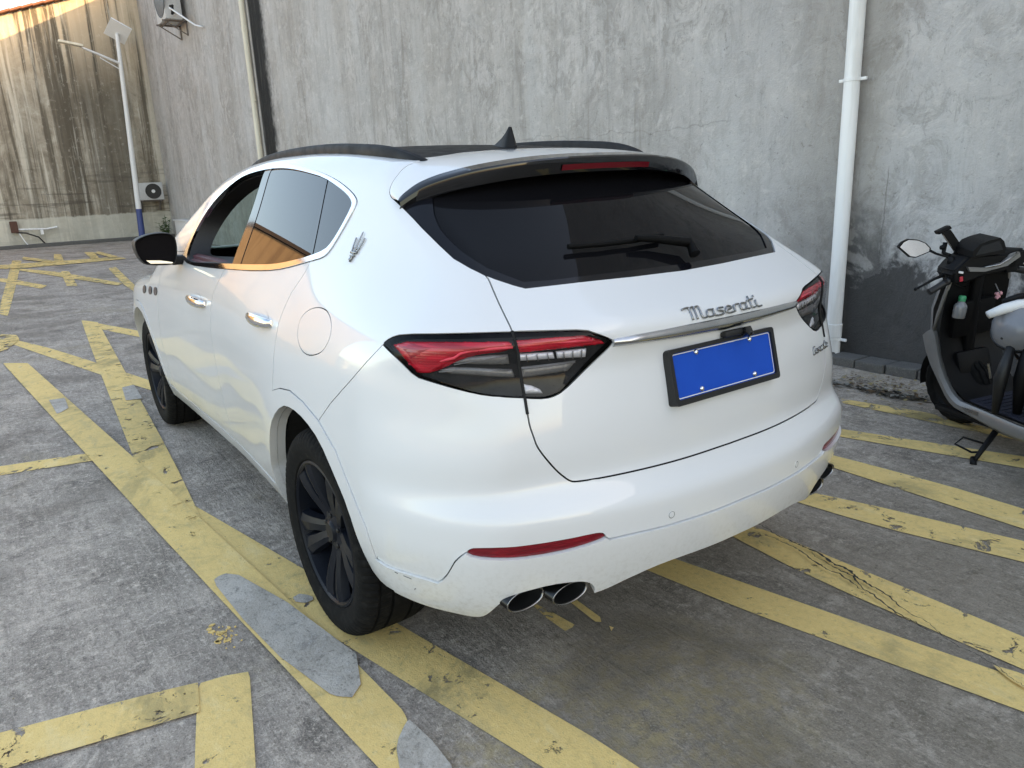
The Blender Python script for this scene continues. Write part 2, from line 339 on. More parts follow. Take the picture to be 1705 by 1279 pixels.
def lines():
    order=['M1','M2','M3','M4','M5','M6','M7','M8','M9','M10','Y','D','F','E','B','C','A','G','H','R1','R2','R3','R4','R5','R6','R7','X1','X2','X3']
    mm={'M1':3,'M3':3,'M5':3,'M7':3,'M8':3,'F':1,'B':1,'R2':1,'C':2,'G':1,'R3':1,'R6':3,'R5':1,'Y':3,'X1':1,'X2':1,'X3':1,'E':1,'D':1,'M2':3,'M9':3,'M10':3,'M6':3,'M4':3}
    for i,k in enumerate(order):
        P=[(a/1000,b/1000) for a,b in GM[k]]
        if k in('R1','R2','R3','R4','R5','R7'):      # run on past the picture's edge
            P=np.array(P); d=P.mean(0)-P[int(np.argmin(P[:,0]+P[:,1]*0))]; far_i=np.argsort(P[:,0])[:2]; d=P[far_i].mean(0)-P.mean(0); d/=np.linalg.norm(d); P[far_i]+=d*2.6; P=[tuple(q) for q in P]
        far=k[0]=='M'
        z={'F':.004,'E':.004,'B':.0075,'C':.004,'A':.011,'D':.004,'R7':.011,'H':.004,'G':.0075,'Y':.0085}.get(k,.004 if not far else .004+.0024*i)
        sheet('painted_line',P,z,M['line'][mm.get(k,0)],GROUND,.018 if not far else .12,.0042 if not far else .012)
    for k,z in(('patch',.0145),('patch2',.0145),('patch3',.008),('patch4',.0145),('patch5',.011)):
        P=fractal([(a/1000,b/1000) for a,b in GM[k]],.11); n=len(P); r=geometry.delaunay_2d_cdt([Vector(v) for v in P],[(i,(i+1)%n) for i in range(n)],[],1,1e-6,False)
        mobj('bare_patch',[(v.x,v.y,z) for v in r[0]],[tuple(f) for f in r[2]],M['filler'],GROUND)
    c=np.array(GM['crack'])/1000.
    b=MB()
    def seam(P,wfun,jit,n=9):
        pts=[]
        for a_,b_ in zip(P[:-1],P[1:]):
            for s_ in np.linspace(0,1,n,endpoint=False): pts.append(a_+(b_-a_)*s_)
        pts=np.array(pts); m=len(pts); off=np.cumsum(RNG.normal(0,jit,m)); off-=np.linspace(off[0],off[-1],m); V=[]
        for i_,p in enumerate(pts):
            d=pts[min(i_+1,m-1)]-pts[max(0,i_-1)]; d/=max(np.linalg.norm(d),1e-9); nn=np.array([-d[1],d[0]]); w=wfun(i_/m); p=p+nn*off[i_]
            V+=[(*(p+nn*w*RNG.uniform(.2,1.6)),.0165),(*(p-nn*w*RNG.uniform(.2,1.6)),.0165)]
        b.add(V,[(2*k,2*k+2,2*k+3,2*k+1) for k in range(m-1)])
    seam(c,lambda s_:.0012+.0048*math.exp(-((s_-.33)/.16)**2),.0036)
    seam(c[2:9]+[.010,.018],lambda s_:.003*math.sin(PI*s_)+.0006,.004); seam(c[4:12]-[.006,.014],lambda s_:.003*math.sin(PI*s_)+.0006,.004)
    b.build('ground_crack',M['crack'],GROUND)['kind']='stuff'
lines()

# ------------------------------------------------------------------ walls
def wallmats():
    t=NT('grey_render_wall'); p=t.pos(); xyz=t.xyz(p); x,z=xyz[0],xyz[2]
    big=t.noise(p,.45,5,.6); mid=t.noise(p,1.7,7,.68,1.0); fine=t.noise(p,9,7,.72,.4); gr=t.noise(p,70,4,.7)
    st=t.noise(t.vscale(p,(5.5,5.5,.42)),1.0,6,.68,.25); st2=t.noise(t.vscale(p,(17,17,1.1)),1.0,6,.7,.3)
    flake=t.noise(t.vscale(p,(1,1,.75)),2.6,10,.74,1.4); flake2=t.noise(t.vscale(p,(1,1,.6)),6.5,9,.75,1.1); pit=t.noise(p,24,6,.78,.5)
    c=t.ramp(big,(.3,(0.387,0.354,0.318)),(.5,(0.440,0.413,0.384)),(.7,(0.493,0.470,0.450)))
    right=t.rng(x,5.0,.8); c=t.mix(t.math('MULTIPLY',right,.55),c,(0.484,0.479,0.485))
    c=t.mix(t.rng(mid,.48,.66,0,.5),c,(0.541,0.515,0.490)); c=t.mix(t.rng(mid,.47,.30,0,.55),c,(0.281,0.259,0.239))
    fm=t.rng(t.noise(p,.8,4,.6),.42,.62); c=t.mix(t.math('MULTIPLY',t.rng(flake,.50,.55,0,.50),fm),c,(0.590,0.562,0.539)); c=t.mix(t.math('MULTIPLY',t.rng(flake,.485,.43,0,.55),t.rng(fm,0,1,.45,1)),c,(0.319,0.299,0.278))
    sv=t.math('MULTIPLY',t.rng(x,.5,4.0,.35,1),1.0)
    c=t.mix(t.math('MULTIPLY',t.rng(st,.52,.72,0,.5),sv),c,(0.551,0.525,0.490)); c=t.mix(t.math('MULTIPLY',t.rng(st,.47,.28,0,.6),sv),c,(0.242,0.223,0.199))
    c=t.mix(t.math('MULTIPLY',t.rng(st2,.48,.27,0,.42),sv),c,(0.261,0.242,0.220)); c=t.mix(t.math('MULTIPLY',t.rng(st2,.55,.74,0,.4),sv),c,(0.580,0.552,0.517))
    c=t.mix(t.math('MULTIPLY',t.rng(flake2,.53,.60,0,.30),fm),c,(0.609,0.580,0.556)); c=t.mix(t.math('MULTIPLY',t.rng(flake2,.455,.39,0,.52),t.rng(fm,0,1,.4,1)),c,(0.271,0.253,0.234))
    wide=t.noise(t.vscale(p,(1.1,1.1,.16)),1.0,5,.6,.4); c=t.mix(t.rng(wide,.50,.64,0,.34),c,(.57,.57,.56)); c=t.mix(t.rng(wide,.48,.34,0,.42),c,(.29,.28,.262))
    c=t.mix(t.rng(fine,.53,.68,0,.5),c,(0.638,0.607,0.574)); c=t.mix(t.rng(pit,.43,.30,0,.65),c,(0.165,0.152,0.141))
    # trowel seams
    sm_=t.math('ABSOLUTE',t.math('ADD',t.math('ADD',z,-1.86),t.math('ADD',t.math('MULTIPLY',t.math('ADD',t.noise(p,.8,4,.7),-.5),.5),t.math('MULTIPLY',t.math('ADD',t.noise(p,9,3,.7),-.5),.06))))
    c=t.mix(t.math('MULTIPLY',t.rng(sm_,.012,.002,0,.28),t.rng(t.noise(p,1.2,3),.45,.55)),c,(0.145,0.134,0.124))
    sm2=t.math('ABSOLUTE',t.math('ADD',t.math('ADD',x,-.73),t.math('MULTIPLY',t.math('ADD',t.noise(p,3,4,.7),-.5),.08)))
    c=t.mix(t.math('MULTIPLY',t.rng(sm2,.008,.001,0,.6),t.math('MULTIPLY',t.rng(z,1.5,1.4),t.rng(z,.7,.8))),c,(0.154,0.142,0.132))
    # brown damp band beside the near pipe
    bx=t.math('ADD',x,t.math('MULTIPLY',t.math('ADD',t.noise(p,1.6,5,.7),-.5),.5)); bb=t.math('MULTIPLY',t.rng(bx,.62,.85),t.rng(bx,1.75,1.25)); c=t.mix(t.math('MULTIPLY',bb,.38),c,(0.261,0.230,0.190))
    # mould run beside the far drain pipe
    e=t.math('ADD',x,t.math('MULTIPLY',t.math('ADD',t.noise(p,5,5,.7),-.5),.5))
    mould=t.math('MULTIPLY',t.rng(e,13.7,14.05),t.rng(x,14.75,14.62)); mould=t.math('MULTIPLY',mould,t.rng(st2,.2,.5,.75,1))
    c=t.mix(t.math('MULTIPLY',mould,.99),c,(.018,.018,.017))
    # damp stain low on the wall around the near drain pipe
    w=t.math('MULTIPLY',t.math('ADD',t.noise(p,3.2,6,.65,.5),-.5),1.1)
    zz=t.math('ADD',z,w); xx=t.math('ADD',x,w)
    damp=t.math('MULTIPLY',t.rng(zz,.80,.66),t.math('MULTIPLY',t.rng(x,1.15,.95),t.rng(x,-2.6,-.6)))
    halo=t.math('MULTIPLY',t.rng(zz,1.7,.5),t.math('MULTIPLY',t.rng(xx,1.9,1.0),t.rng(xx,.45,.75)))
    damp2=t.math('MULTIPLY',t.rng(zz,1.25,.75),t.math('MULTIPLY',t.rng(xx,.98,.90),t.rng(xx,.58,.76)))
    c=t.mix(t.math('MULTIPLY',halo,.42),c,(.12,.118,.115))
    c=t.mix(t.math('MULTIPLY',t.math('MAXIMUM',damp,t.math('MULTIPLY',damp2,.8)),.90),c,(.040,.039,.038))
    t.set(Base_Color=c,Roughness=.9,Specular_IOR_Level=.2)
    t.bump(t.math('ADD',t.math('MULTIPLY',gr,.35),t.math('ADD',fine,t.math('ADD',t.math('MULTIPLY',flake,1.6),t.math('MULTIPLY',flake2,1.0)))),.6,.024)
    M['wall']=t.m
    t=NT('stained_far_wall'); p=t.pos(); xyz=t.xyz(p); y,z=xyz[1],xyz[2]
    st=t.noise(t.vscale(p,(1,2.6,.10)),1.0,5,.6,.35); st2=t.noise(t.vscale(p,(1,7.5,.35)),1.0,6,.68,.3); mid=t.noise(p,1.1,7,.7,1.2); fine=t.noise(p,7,6,.72)
    st3=t.noise(t.vscale(p,(1,1.3,.05)),1.0,4,.55,.2)
    c=t.ramp(mid,(.32,(0.217,0.186,0.141)),(.5,(0.341,0.297,0.232)),(.7,(0.478,0.436,0.359)))
    c=t.mix(t.rng(st,.51,.58,0,.75),c,(0.623,0.572,0.476)); c=t.mix(t.rng(st,.475,.40,0,.9),c,(0.123,0.103,0.077))
    c=t.mix(t.rng(st3,.48,.42,0,.75),c,(0.109,0.092,0.069)); c=t.mix(t.rng(st2,.54,.68,0,.55),c,(0.652,0.615,0.524)); c=t.mix(t.rng(st2,.46,.30,0,.7),c,(0.109,0.093,0.072))
    c=t.mix(t.rng(fine,.55,.75,0,.4),c,(0.725,0.679,0.593)); c=t.mix(t.rng(fine,.45,.3,0,.4),c,(0.116,0.100,0.076))
    hor=t.noise(t.vscale(p,(1,.5,6)),1.0,4,.6); c=t.mix(t.math('MULTIPLY',t.rng(hor,.52,.64,0,.6),t.rng(z,3.2,1.2)),c,(.085,.073,.06))
    low=t.rng(t.math('ADD',z,t.math('MULTIPLY',mid,.25)),1.02,.96); c=t.mix(t.math('MULTIPLY',low,.62),c,t.mix(mid,(0.435,0.400,0.324),(0.860,0.844,0.731)))
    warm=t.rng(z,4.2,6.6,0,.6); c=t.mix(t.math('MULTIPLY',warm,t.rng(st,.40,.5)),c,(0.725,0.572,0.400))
    t.set(Base_Color=c,Roughness=.92,Specular_IOR_Level=.2); t.bump(t.math('ADD',fine,mid),.6,.03); M['farwall']=t.m
    t=NT('old_kerb_brick'); p=t.pos(); n=t.noise(p,18,5,.7); f=t.noise(p,120,3,.7); t.set(Base_Color=t.mix(t.rng(f,.5,.75,0,.5),t.mix(n,(.055,.053,.05),(.15,.145,.135)),(.24,.23,.21)),Roughness=.9); t.bump(f,.5,.005); M['kerb']=t.m
    t=NT('clay_tile'); p=t.pos(); n=t.noise(p,6,4,.7); t.set(Base_Color=t.mix(n,(.16,.055,.03),(.30,.12,.065)),Roughness=.8); M['tile']=t.m
    t=NT('pvc_white'); p=t.pos(); n=t.noise(t.vscale(p,(9,9,.8)),1.0,5,.65); t.set(Base_Color=t.mix(t.rng(n,.4,.75),(.84,.84,.83),(.66,.65,.62)),Roughness=.42); M['pvc']=t.m
    t=NT('pvc_cream'); p=t.pos(); n=t.noise(t.vscale(p,(9,9,.8)),1.0,5,.65); t.set(Base_Color=t.mix(t.rng(n,.35,.75),(.74,.69,.56),(.52,.47,.37)),Roughness=.5); M['cream']=t.m
wallmats()
w=MB(); w.box((-7.25,-8.72,3.9),(65.5,10,7.8)); o=w.build('rendered_wall',M['wall']); tag(o,'tall grey cement rendered wall with stains behind the white car','wall')
def gable(y): return 6.63-.31*y
pol=[(-15,-.5),(15,-.5),(15,gable(15)),(-5,gable(-5)),(-15,gable(-5)-3)]
w=MB(); w.prism(pol,lambda y,z:(25.6,y,z),lambda y,z:(31,y,z)); fw=w.build('far_wall',M['farwall']); tag(fw,'brown streaked far wall with a sloping tiled top edge closing the yard','wall')
tile=None
for k in range(60):
    y=-4.6+k*.30
    if tile is None:
        b=MB(); b.box((0,0,0),(.42,.34,.06),Matrix.Rotation(math.atan(-.31)-.06,3,'X'),bev=.015); tile=b.build('roof_tile',M['tile'],fw); tile.location=(25.55,y,gable(y)+.05)
    else:
        q=tile.copy(); COL.objects.link(q); q.location=(25.55,y,gable(y)+.05)
def step_strip():
    b=MB(); b.box((25.47,3,.05),(.26,36,.11),bev=.02); o=b.build('wall_footing',M['kerb'],fw)
step_strip()
# kerb of worn bricks at the wall foot
kb=empty('brick_kerb',(0,-3.6,0)); tag(kb,'row of old grey bricks laid along the foot of the wall','kerb'); kp=None
for k in range(60):
    s=k*.232-2.0; x=.30+s; y0=-3.56+.0*s+ (.12 if x<.2 else .0)*0
    yy=-3.555+.02*min(max(x-.3,0),1.5)
    if kp is None:
        b=MB(); b.box((0,0,0),(.222,.21,.085),bev=.012); kp=b.build('brick',M['kerb'],kb); q=kp
    else:
        q=kp.copy(); COL.objects.link(q); q.parent=kb
    q.location=(x,yy-.055+3.6+random.uniform(-.008,.008),.030+random.uniform(-.008,.006)); q.rotation_euler=(random.uniform(-.03,.03),random.uniform(-.02,.02),random.uniform(-.04,.04))
def drain(name,label,x,r,h,mat,joints,straps):
    e=empty(name,(x,-3.72+r+.012,0)); tag(e,label,'drain pipe')
    b=MB(); b.tube([(0,0,.0),(0,0,h)],r,28); o=b.build('pipe',mat,e,angle=40)
    for z in joints:
        b=MB(); b.lathe([(r*1.0,z-.055),(r*1.09,z-.05),(r*1.09,z+.05),(r*1.0,z+.055)],28); b.build('coupling',mat,e,angle=40)
    for z in straps:
        b=MB(); b.lathe([(r*1.005,z-.013),(r*1.07,z-.011),(r*1.07,z+.011),(r*1.005,z+.013)],28); b.box((r+.02,-.01,z),(.06,.02,.022),bev=.004); b.box((-r-.02,-.01,z),(.06,.02,.022),bev=.004); b.build('strap',mat,e,angle=40)
    return e
drain('drain_pipe','wide white plastic drain pipe on the wall behind the right tail lamp',1.02,.056,7.6,M['pvc'],[.235],[.165,2.08,4.6])
drain('drain_pipe','narrow cream drain pipe beside a black mould streak on the wall',14.85,.058,7.6,M['cream'],[4.7],[3.3,1.6,6.2])

# air conditioners, lamp post, tap, small things by the far wall
def acunit(name,label,loc,rz,size,hoses):
    e=empty(name,loc,(0,0,rz)); tag(e,label,'air conditioner')   # local +x faces out of the wall
    w,d,h=size
    b=MB(); b.box((d/2+.12,0,h/2),(d,w,h),bev=.02); b.build('casing',M['acwhite'],e,angle=35)
    R=Matrix.Translation((d+.125,w*.12,h/2))@Matrix.Rotation(PI/2,4,'Y')
    b=MB(); b.lathe([(0.001,.0),(h*.42,.0),(h*.44,.008),(h*.44,-.01)],36,R); b.build('fan_grille',M['grille'],e)
    b=MB(); b.lathe([(.001,.012),(h*.10,.012),(h*.10,.0)],20,R); b.build('fan_hub',M['white'],e)
    b=MB()
    for s in(-1,1):
        y=s*w*.36; b.box((d/2+.08,y,-.02),(d+.2,.04,.04)); b.box((.02,y,-.18),(.03,.04,.34)); b.tube([(d+.12,y,-.03),(.03,y,-.33)],.015,8)
    b.box((d*.25,0,-.02),(.04,w,.03)); b.box((d+.02,0,-.02),(.04,w,.03)); b.build('bracket',M['steelpaint'],e)
    if hoses:
        b=MB(); b.tube([(d*.5+.1,w*.5,.10),(d*.5+.25,w*.75,.20),(d*.4+.2,w*1.0,.05),(.1,w*1.5,-.30),(.08,w*2.0,-.42)],.022,10); b.build('hose',M['white'],e,angle=60)
        b=MB(); b.tube([(d*.5+.1,w*.5,.16),(d*.5+.2,w*.7,.08),(d*.5+.2,w*.85,.24),(d*.5+.28,w*.95,.2)],.03,10); b.build('lagged_pipe',M['black'],e,angle=60)
M['steelpaint']=simple('rusty_bracket',(.20,.17,.15),.7,.3,var=.4)
acunit('air_conditioner','white outdoor air conditioner low on the brown far wall behind the lamp post',(25.58,-3.14,1.25),PI,(.80,.30,.55),False)
acunit('air_conditioner','white air conditioner high on the grey wall with hanging white hose',(20.1,-3.72,5.72),PI/2,(1.0,.42,1.3),True)
def lamppost():
    e=empty('lamp_post',(24.6,-2.62,0)); tag(e,'white solar street lamp post with a blue base before the far wall','lamp post')
    b=MB(); b.tube([(0,0,1.0),(0,-.22,6.15)],[.085,.055],16); b.build('pole',M['white'],e,angle=40)
    M['bluep']=simple('blue_enamel',(.035,.06,.20),.45); b=MB(); b.tube([(0,.04,0),(0,0,1.0)],[.10,.087],16); b.box((0,.04,.012),(.34,.34,.024)); b.build('base',M['bluep'],e,angle=40)
    b=MB(); b.tube([(0,-.19,5.30),(-.25,.45,5.52),(-.35,.85,5.66)],[.04,.034,.03],10); b.tube([(0,-.185,5.12),(-.2,.38,5.42)],.018,8); b.build('arm',M['white'],e,angle=50)
    b=MB(); b.box((-.42,1.12,5.74),(.22,.62,.07),Matrix.Rotation(.16,3,'X'),bev=.02); lh=b.build('lamp_head',M['cream'],e,angle=40)
    b=MB(); b.box((-.02,-.26,6.22),(.62,.60,.05),Matrix.Rotation(.5,3,'X')@Matrix.Rotation(.72,3,'Y'),bev=.008); b.build('solar_panel',M['white'],e)
    b=MB(); b.box((.0,-.275,6.25),(.56,.54,.012),Matrix.Rotation(.5,3,'X')@Matrix.Rotation(.72,3,'Y')); b.build('solar_cells',M['gloss'],e)
lamppost()
def tapset():
    e=empty('water_tap',(25.55,.7,.55)); tag(e,'brown tap box with a white pipe and black hose on the far wall','tap')
    b=MB(); b.box((-.06,.08,.10),(.14,.20,.34),bev=.02); b.build('tap_box',M['rust'],e)
    b=MB(); b.tube([(-.08,0,.02),(-.10,-.75,-.01),(-.10,-1.05,.03)],.026,10); b.box((-.1,-.62,-.10),(.05,.08,.14)); b.build('pipe',M['pvc'],e)
    b=MB(); b.tube([(-.08,.05,-.06),(-.12,-.2,-.10),(-.14,-.5,-.24),(-.14,-.62,-.42),(-.12,-.68,-.53)],.022,10); b.build('hose',M['black'],e)
    b=MB(); b.tube([(-.10,-.02,-.1),(-.14,-.12,-.35),(-.16,-.22,-.53)],.014,8); b.build('drain_hose',M['pvc'],e)
M['rust']=simple('rusty_brown',(.10,.045,.03),.8,var=.4)
tapset()
def leaflet(L,Wd):
    return [(0,0,0),(L*.35,Wd*.5,.02*L),(L,0,-.10*L),(L*.35,-Wd*.5,.02*L)],[(0,1,2,3)]
def bush():
    e=empty('wall_weed',(25.0,-3.45,0)); tag(e,'small green weed growing in the corner between the two walls','plant')
    t=NT('leaf_green'); n=t.noise(t.pos(),30,3); t.set(Base_Color=t.mix(n,(.03,.075,.015),(.075,.14,.03)),Roughness=.55); M['leaf']=t.m
    b=MB(); st=MB()
    for k in range(9):
        a=random.uniform(0,6.3); top=Vector((random.uniform(-.35,.2),random.uniform(-.2,.3),random.uniform(.35,.85))); st.tube([(0,0,0),top*.5,top],[.01,.008,.004],6)
        for j in range(16):
            s=random.uniform(.3,1.05); V,Fc=leaflet(random.uniform(.09,.16),random.uniform(.05,.08))
            R=Matrix.Rotation(random.uniform(0,6.3),3,'Z')@Matrix.Rotation(random.uniform(-.7,.6),3,'Y'); b.add([R@Vector(v)+top*s for v in V],Fc)
    l=b.build('leaves',M['leaf'],e); l['kind']='stuff'; st.build('stem',M['leaf'],e)
bush()
b=MB(); b.box((22.6,-3.58,.30),(2.4,.24,.60),bev=.02); b.box((22.6,-3.57,.615),(2.5,.30,.03),bev=.008); o=b.build('white_box',M['white'],angle=30); tag(o,'low white box against the grey wall beyond the windscreen','box')
def litter():
    mats=[simple('dry_leaf_%s'%n,c,.8,var=.4) for n,c in(('brown',(.10,.06,.03)),('dark',(.035,.03,.022)),('straw',(.28,.22,.10)),('grit',(.20,.19,.17)))]
    b=MB()
    def leaf(x,y,s,m):
        R=Matrix.Rotation(random.uniform(0,6.3),3,'Z')@Matrix.Rotation(random.uniform(-.5,.5),3,'X'); V=[(-s,0,0),(-.2*s,.4*s,.12*s),(s,0,.05*s),(-.1*s,-.4*s,.10*s)]
        b.add([R@Vector(v)+Vector((x,y,.008+.3*s*random.random())) for v in V],[(0,1,2,3)],m)
    for k in range(420):
        x=random.gauss(.34,.20); y=-3.16+random.gauss(0,.14)-.1*(x-.3); leaf(x,y,random.uniform(.006,.022),random.choice((0,0,2,2,3)))
    for k in range(170):
        x=random.uniform(-.05,.62); y=-2.98-.10*random.random()+.12*(x-.3)+random.gauss(0,.02); leaf(x,y,random.uniform(.012,.04),random.choice((1,1,1,0,3)))
    for k in range(240):
        x=random.uniform(-1.3,.8); y=random.uniform(-3.3,-2.2); leaf(x,y,random.uniform(.003,.010),random.choice((2,3,3,1)))
    for k in range(150):
        x=random.uniform(-2,3); y=random.uniform(-1.9,3); leaf(x,y,random.uniform(.002,.006),random.choice((2,3,1)))
    o=b.build('leaf_litter',None,mats=mats); tag(o,'dry leaves and grit swept up on the ground below the wall','litter',kind='stuff')
    b=MB()
    for k in range(46):
        x=.20+random.gauss(0,.045); y=1.288+random.gauss(0,.022); s=random.choice((.003,.004,.005,.006,.012)); R_=Matrix.Rotation(random.random()*6,3,'Z'); q=[R_@Vector((s*math.cos(a_)*random.uniform(.5,1.3),s*.7*math.sin(a_)*random.uniform(.5,1.3),.005))+Vector((x,y,0)) for a_ in (0,1.3,2.4,3.6,5)]; b.add(q+[v-Vector((0,0,.004)) for v in q],[(0,1,2,3,4)]+[(m,m+5,(m+1)%5+5,(m+1)%5) for m in range(5)])
    o=b.build('paint_flakes',M['line'][0]); tag(o,'yellow paint flakes scattered on the concrete left of the car','litter',kind='stuff')
litter()
# ------------------------------------------------------------------ the white car: one smooth body surface, cut into panels
def pchip(xs,ys):
    xs=np.asarray(xs,float);ys=np.asarray(ys,float)
    h=np.diff(xs);d=np.diff(ys)/h
    m=np.zeros_like(ys)
    for i in range(1,len(xs)-1):
        if d[i-1]*d[i]>0:
            w1=2*h[i]+h[i-1];w2=h[i]+2*h[i-1]
            m[i]=(w1+w2)/(w1/d[i-1]+w2/d[i])
    m[0]=d[0];m[-1]=d[-1]
    def f(x):
        x=np.clip(x,xs[0],xs[-1]);i=np.clip(np.searchsorted(xs,x)-1,0,len(xs)-2)
        t=(x-xs[i])/h[i];t2=t*t;t3=t2*t
        return (2*t3-3*t2+1)*ys[i]+(t3-2*t2+t)*h[i]*m[i]+(-2*t3+3*t2)*ys[i+1]+(t3-t2)*h[i]*m[i+1]
    return f
def table(xs,zs,rows,x0,x1,z0,z1,step=.01):
    gx=np.arange(x0,x1+step,step);gz=np.arange(z0,z1+step,step)
    A=np.array([pchip(zs,r)(gz) for r in rows])          # stations x gz
    B=np.array([pchip(xs,A[:,j])(gx) for j in range(len(gz))]).T
    # light smoothing, stronger along the car
    for _ in range(120):
        P=np.pad(B,[(1,1),(0,0)],mode='edge'); B=(P[:-2]+2*B+P[2:])/4
    for ax in(0,1):
        for _ in range(34):
            P=np.pad(B,[(1,1) if a==ax else (0,0) for a in(0,1)],mode='edge')
            B=(np.take(P,range(0,B.shape[ax]),ax)+2*B+np.take(P,range(2,B.shape[ax]+2),ax))/4
    def f(x,z):
        u=np.clip((x-x0)/step,0,len(gx)-1.001);v=np.clip((z-z0)/step,0,len(gz)-1.001)
        i=u.astype(int);j=v.astype(int);a=u-i;b=v-j
        return (B[i,j]*(1-a)+B[i+1,j]*a)*(1-b)+(B[i,j+1]*(1-a)+B[i+1,j+1]*a)*b
    return f
ZS=[.20,.30,.40,.55,.70,.85,1.0,1.1,1.2,1.3,1.4,1.5,1.6,1.7]
XS=[-1.1,-.65,-.2,.2,.75,1.3,2.2,3.0,3.6,4.1]
WT=[[.80,.86,.91,.95,.93,.90,.865,.805,.66,.57,.50,.46,.42,.38],
    [.84,.89,.94,.975,.965,.945,.925,.890,.750,.63,.575,.54,.49,.42],
    [.87,.92,.955,.980,.980,.968,.945,.908,.825,.74,.685,.63,.56,.48],
    [.88,.93,.965,.984,.986,.973,.945,.905,.845,.785,.728,.67,.60,.51],
    [.86,.91,.935,.950,.958,.958,.943,.918,.870,.812,.755,.705,.655,.56],
    [.85,.895,.92,.935,.943,.948,.938,.918,.880,.822,.762,.71,.66,.57],
    [.86,.905,.93,.945,.952,.952,.938,.912,.870,.815,.75,.69,.62,.52],
    [.88,.92,.945,.965,.970,.960,.930,.890,.82,.77,.71,.65,.58,.50],
    [.85,.89,.92,.94,.945,.925,.88,.83,.76,.70,.64,.58,.5,.42],
    [.75,.80,.82,.83,.82,.78,.72,.66,.6,.5,.4,.35,.3,.3]]
Wside=table(XS,ZS,WT,-1.2,4.2,.15,1.75)
RZ=[.20,.28,.36,.43,.50,.56,.62,.648,.664,.690,.715,.74,.80,.88,.95,1.02,1.07,1.10,1.13,1.16,1.20,1.22,1.30,1.40,1.50,1.60,1.70]
RX=[-.80,-.865,-.925,-.953,-.972,-.981,-.980,-.974,-.962,-.937,-.920,-.914,-.911,-.902,-.890,-.878,-.884,-.887,-.864,-.815,-.748,-.716,-.610,-.477,-.344,-.21,-.08]
_rz=np.arange(.15,1.76,.005)
_rx=pchip(RZ,RX)(_rz)
for _ in range(7): _rx=np.convolve(np.pad(_rx,1,mode='edge'),[.25,.5,.25],'valid')
BOWZ=pchip([.2,.45,.62,.80,1.1,1.22,1.45,1.6],[.10,.098,.092,.078,.092,.078,.16,.2])   # bow (m) at y=.6
def Xrear(y,z):
    a=np.abs(y)/.6
    return np.interp(z,_rz,_rx)+BOWZ(z)*(a**2.2)
_tx=np.arange(-1.3,4.4,.01)
_tz=pchip([-1.2,-.6,-.4,-.2,0,.2,.5,.8,1.1,1.4,1.7,1.85,2.0,2.3,2.55,2.70,2.9,3.3,3.6,3.85,4.05],
          [1.40,1.52,1.556,1.583,1.604,1.627,1.650,1.662,1.664,1.652,1.617,1.58,1.52,1.36,1.215,1.14,1.10,1.05,.985,.88,.65])(_tx)
for _ in range(30): _tz=np.convolve(np.pad(_tz,1,mode='edge'),[.25,.5,.25],'valid')
def Ztop(x,y): return np.interp(x,_tx,_tz)-.07*y*y-.06*y**4
def Xfront(y,z):
    return 3.93-.30*(np.abs(y)/.9)**2.4-.10*((z-.55)/.4)**2
RRS=pchip([.2,.45,.65,.88,1.02,1.16,1.3,1.6],[.245,.23,.235,.235,.19,.10,.07,.07])
def fil(a,b,r): return np.where((a>-r)&(b>-r),np.hypot(np.maximum(a+r,0),np.maximum(b+r,0))-r,np.maximum(a,b))
def F(P):
    x,y,z=P[...,0],np.abs(P[...,1]),P[...,2]
    s=(y-Wside(x,z))
    r=(Xrear(y,z)-x)
    f=x-Xfront(y,z)
    t=z-Ztop(x,y)
    q=fil(s,r*.8,RRS(z))
    q=fil(q,f*.8,.2+0*z)
    q=fil(q,t,.055+0*z)
    return q
def normal(P,h=.006):
    n=np.zeros(P.shape)
    for k in range(3):
        d=np.zeros(3);d[k]=h
        n[...,k]=F(P+d)-F(P-d)
    return n/np.maximum(np.linalg.norm(n,axis=-1,keepdims=True),1e-9)
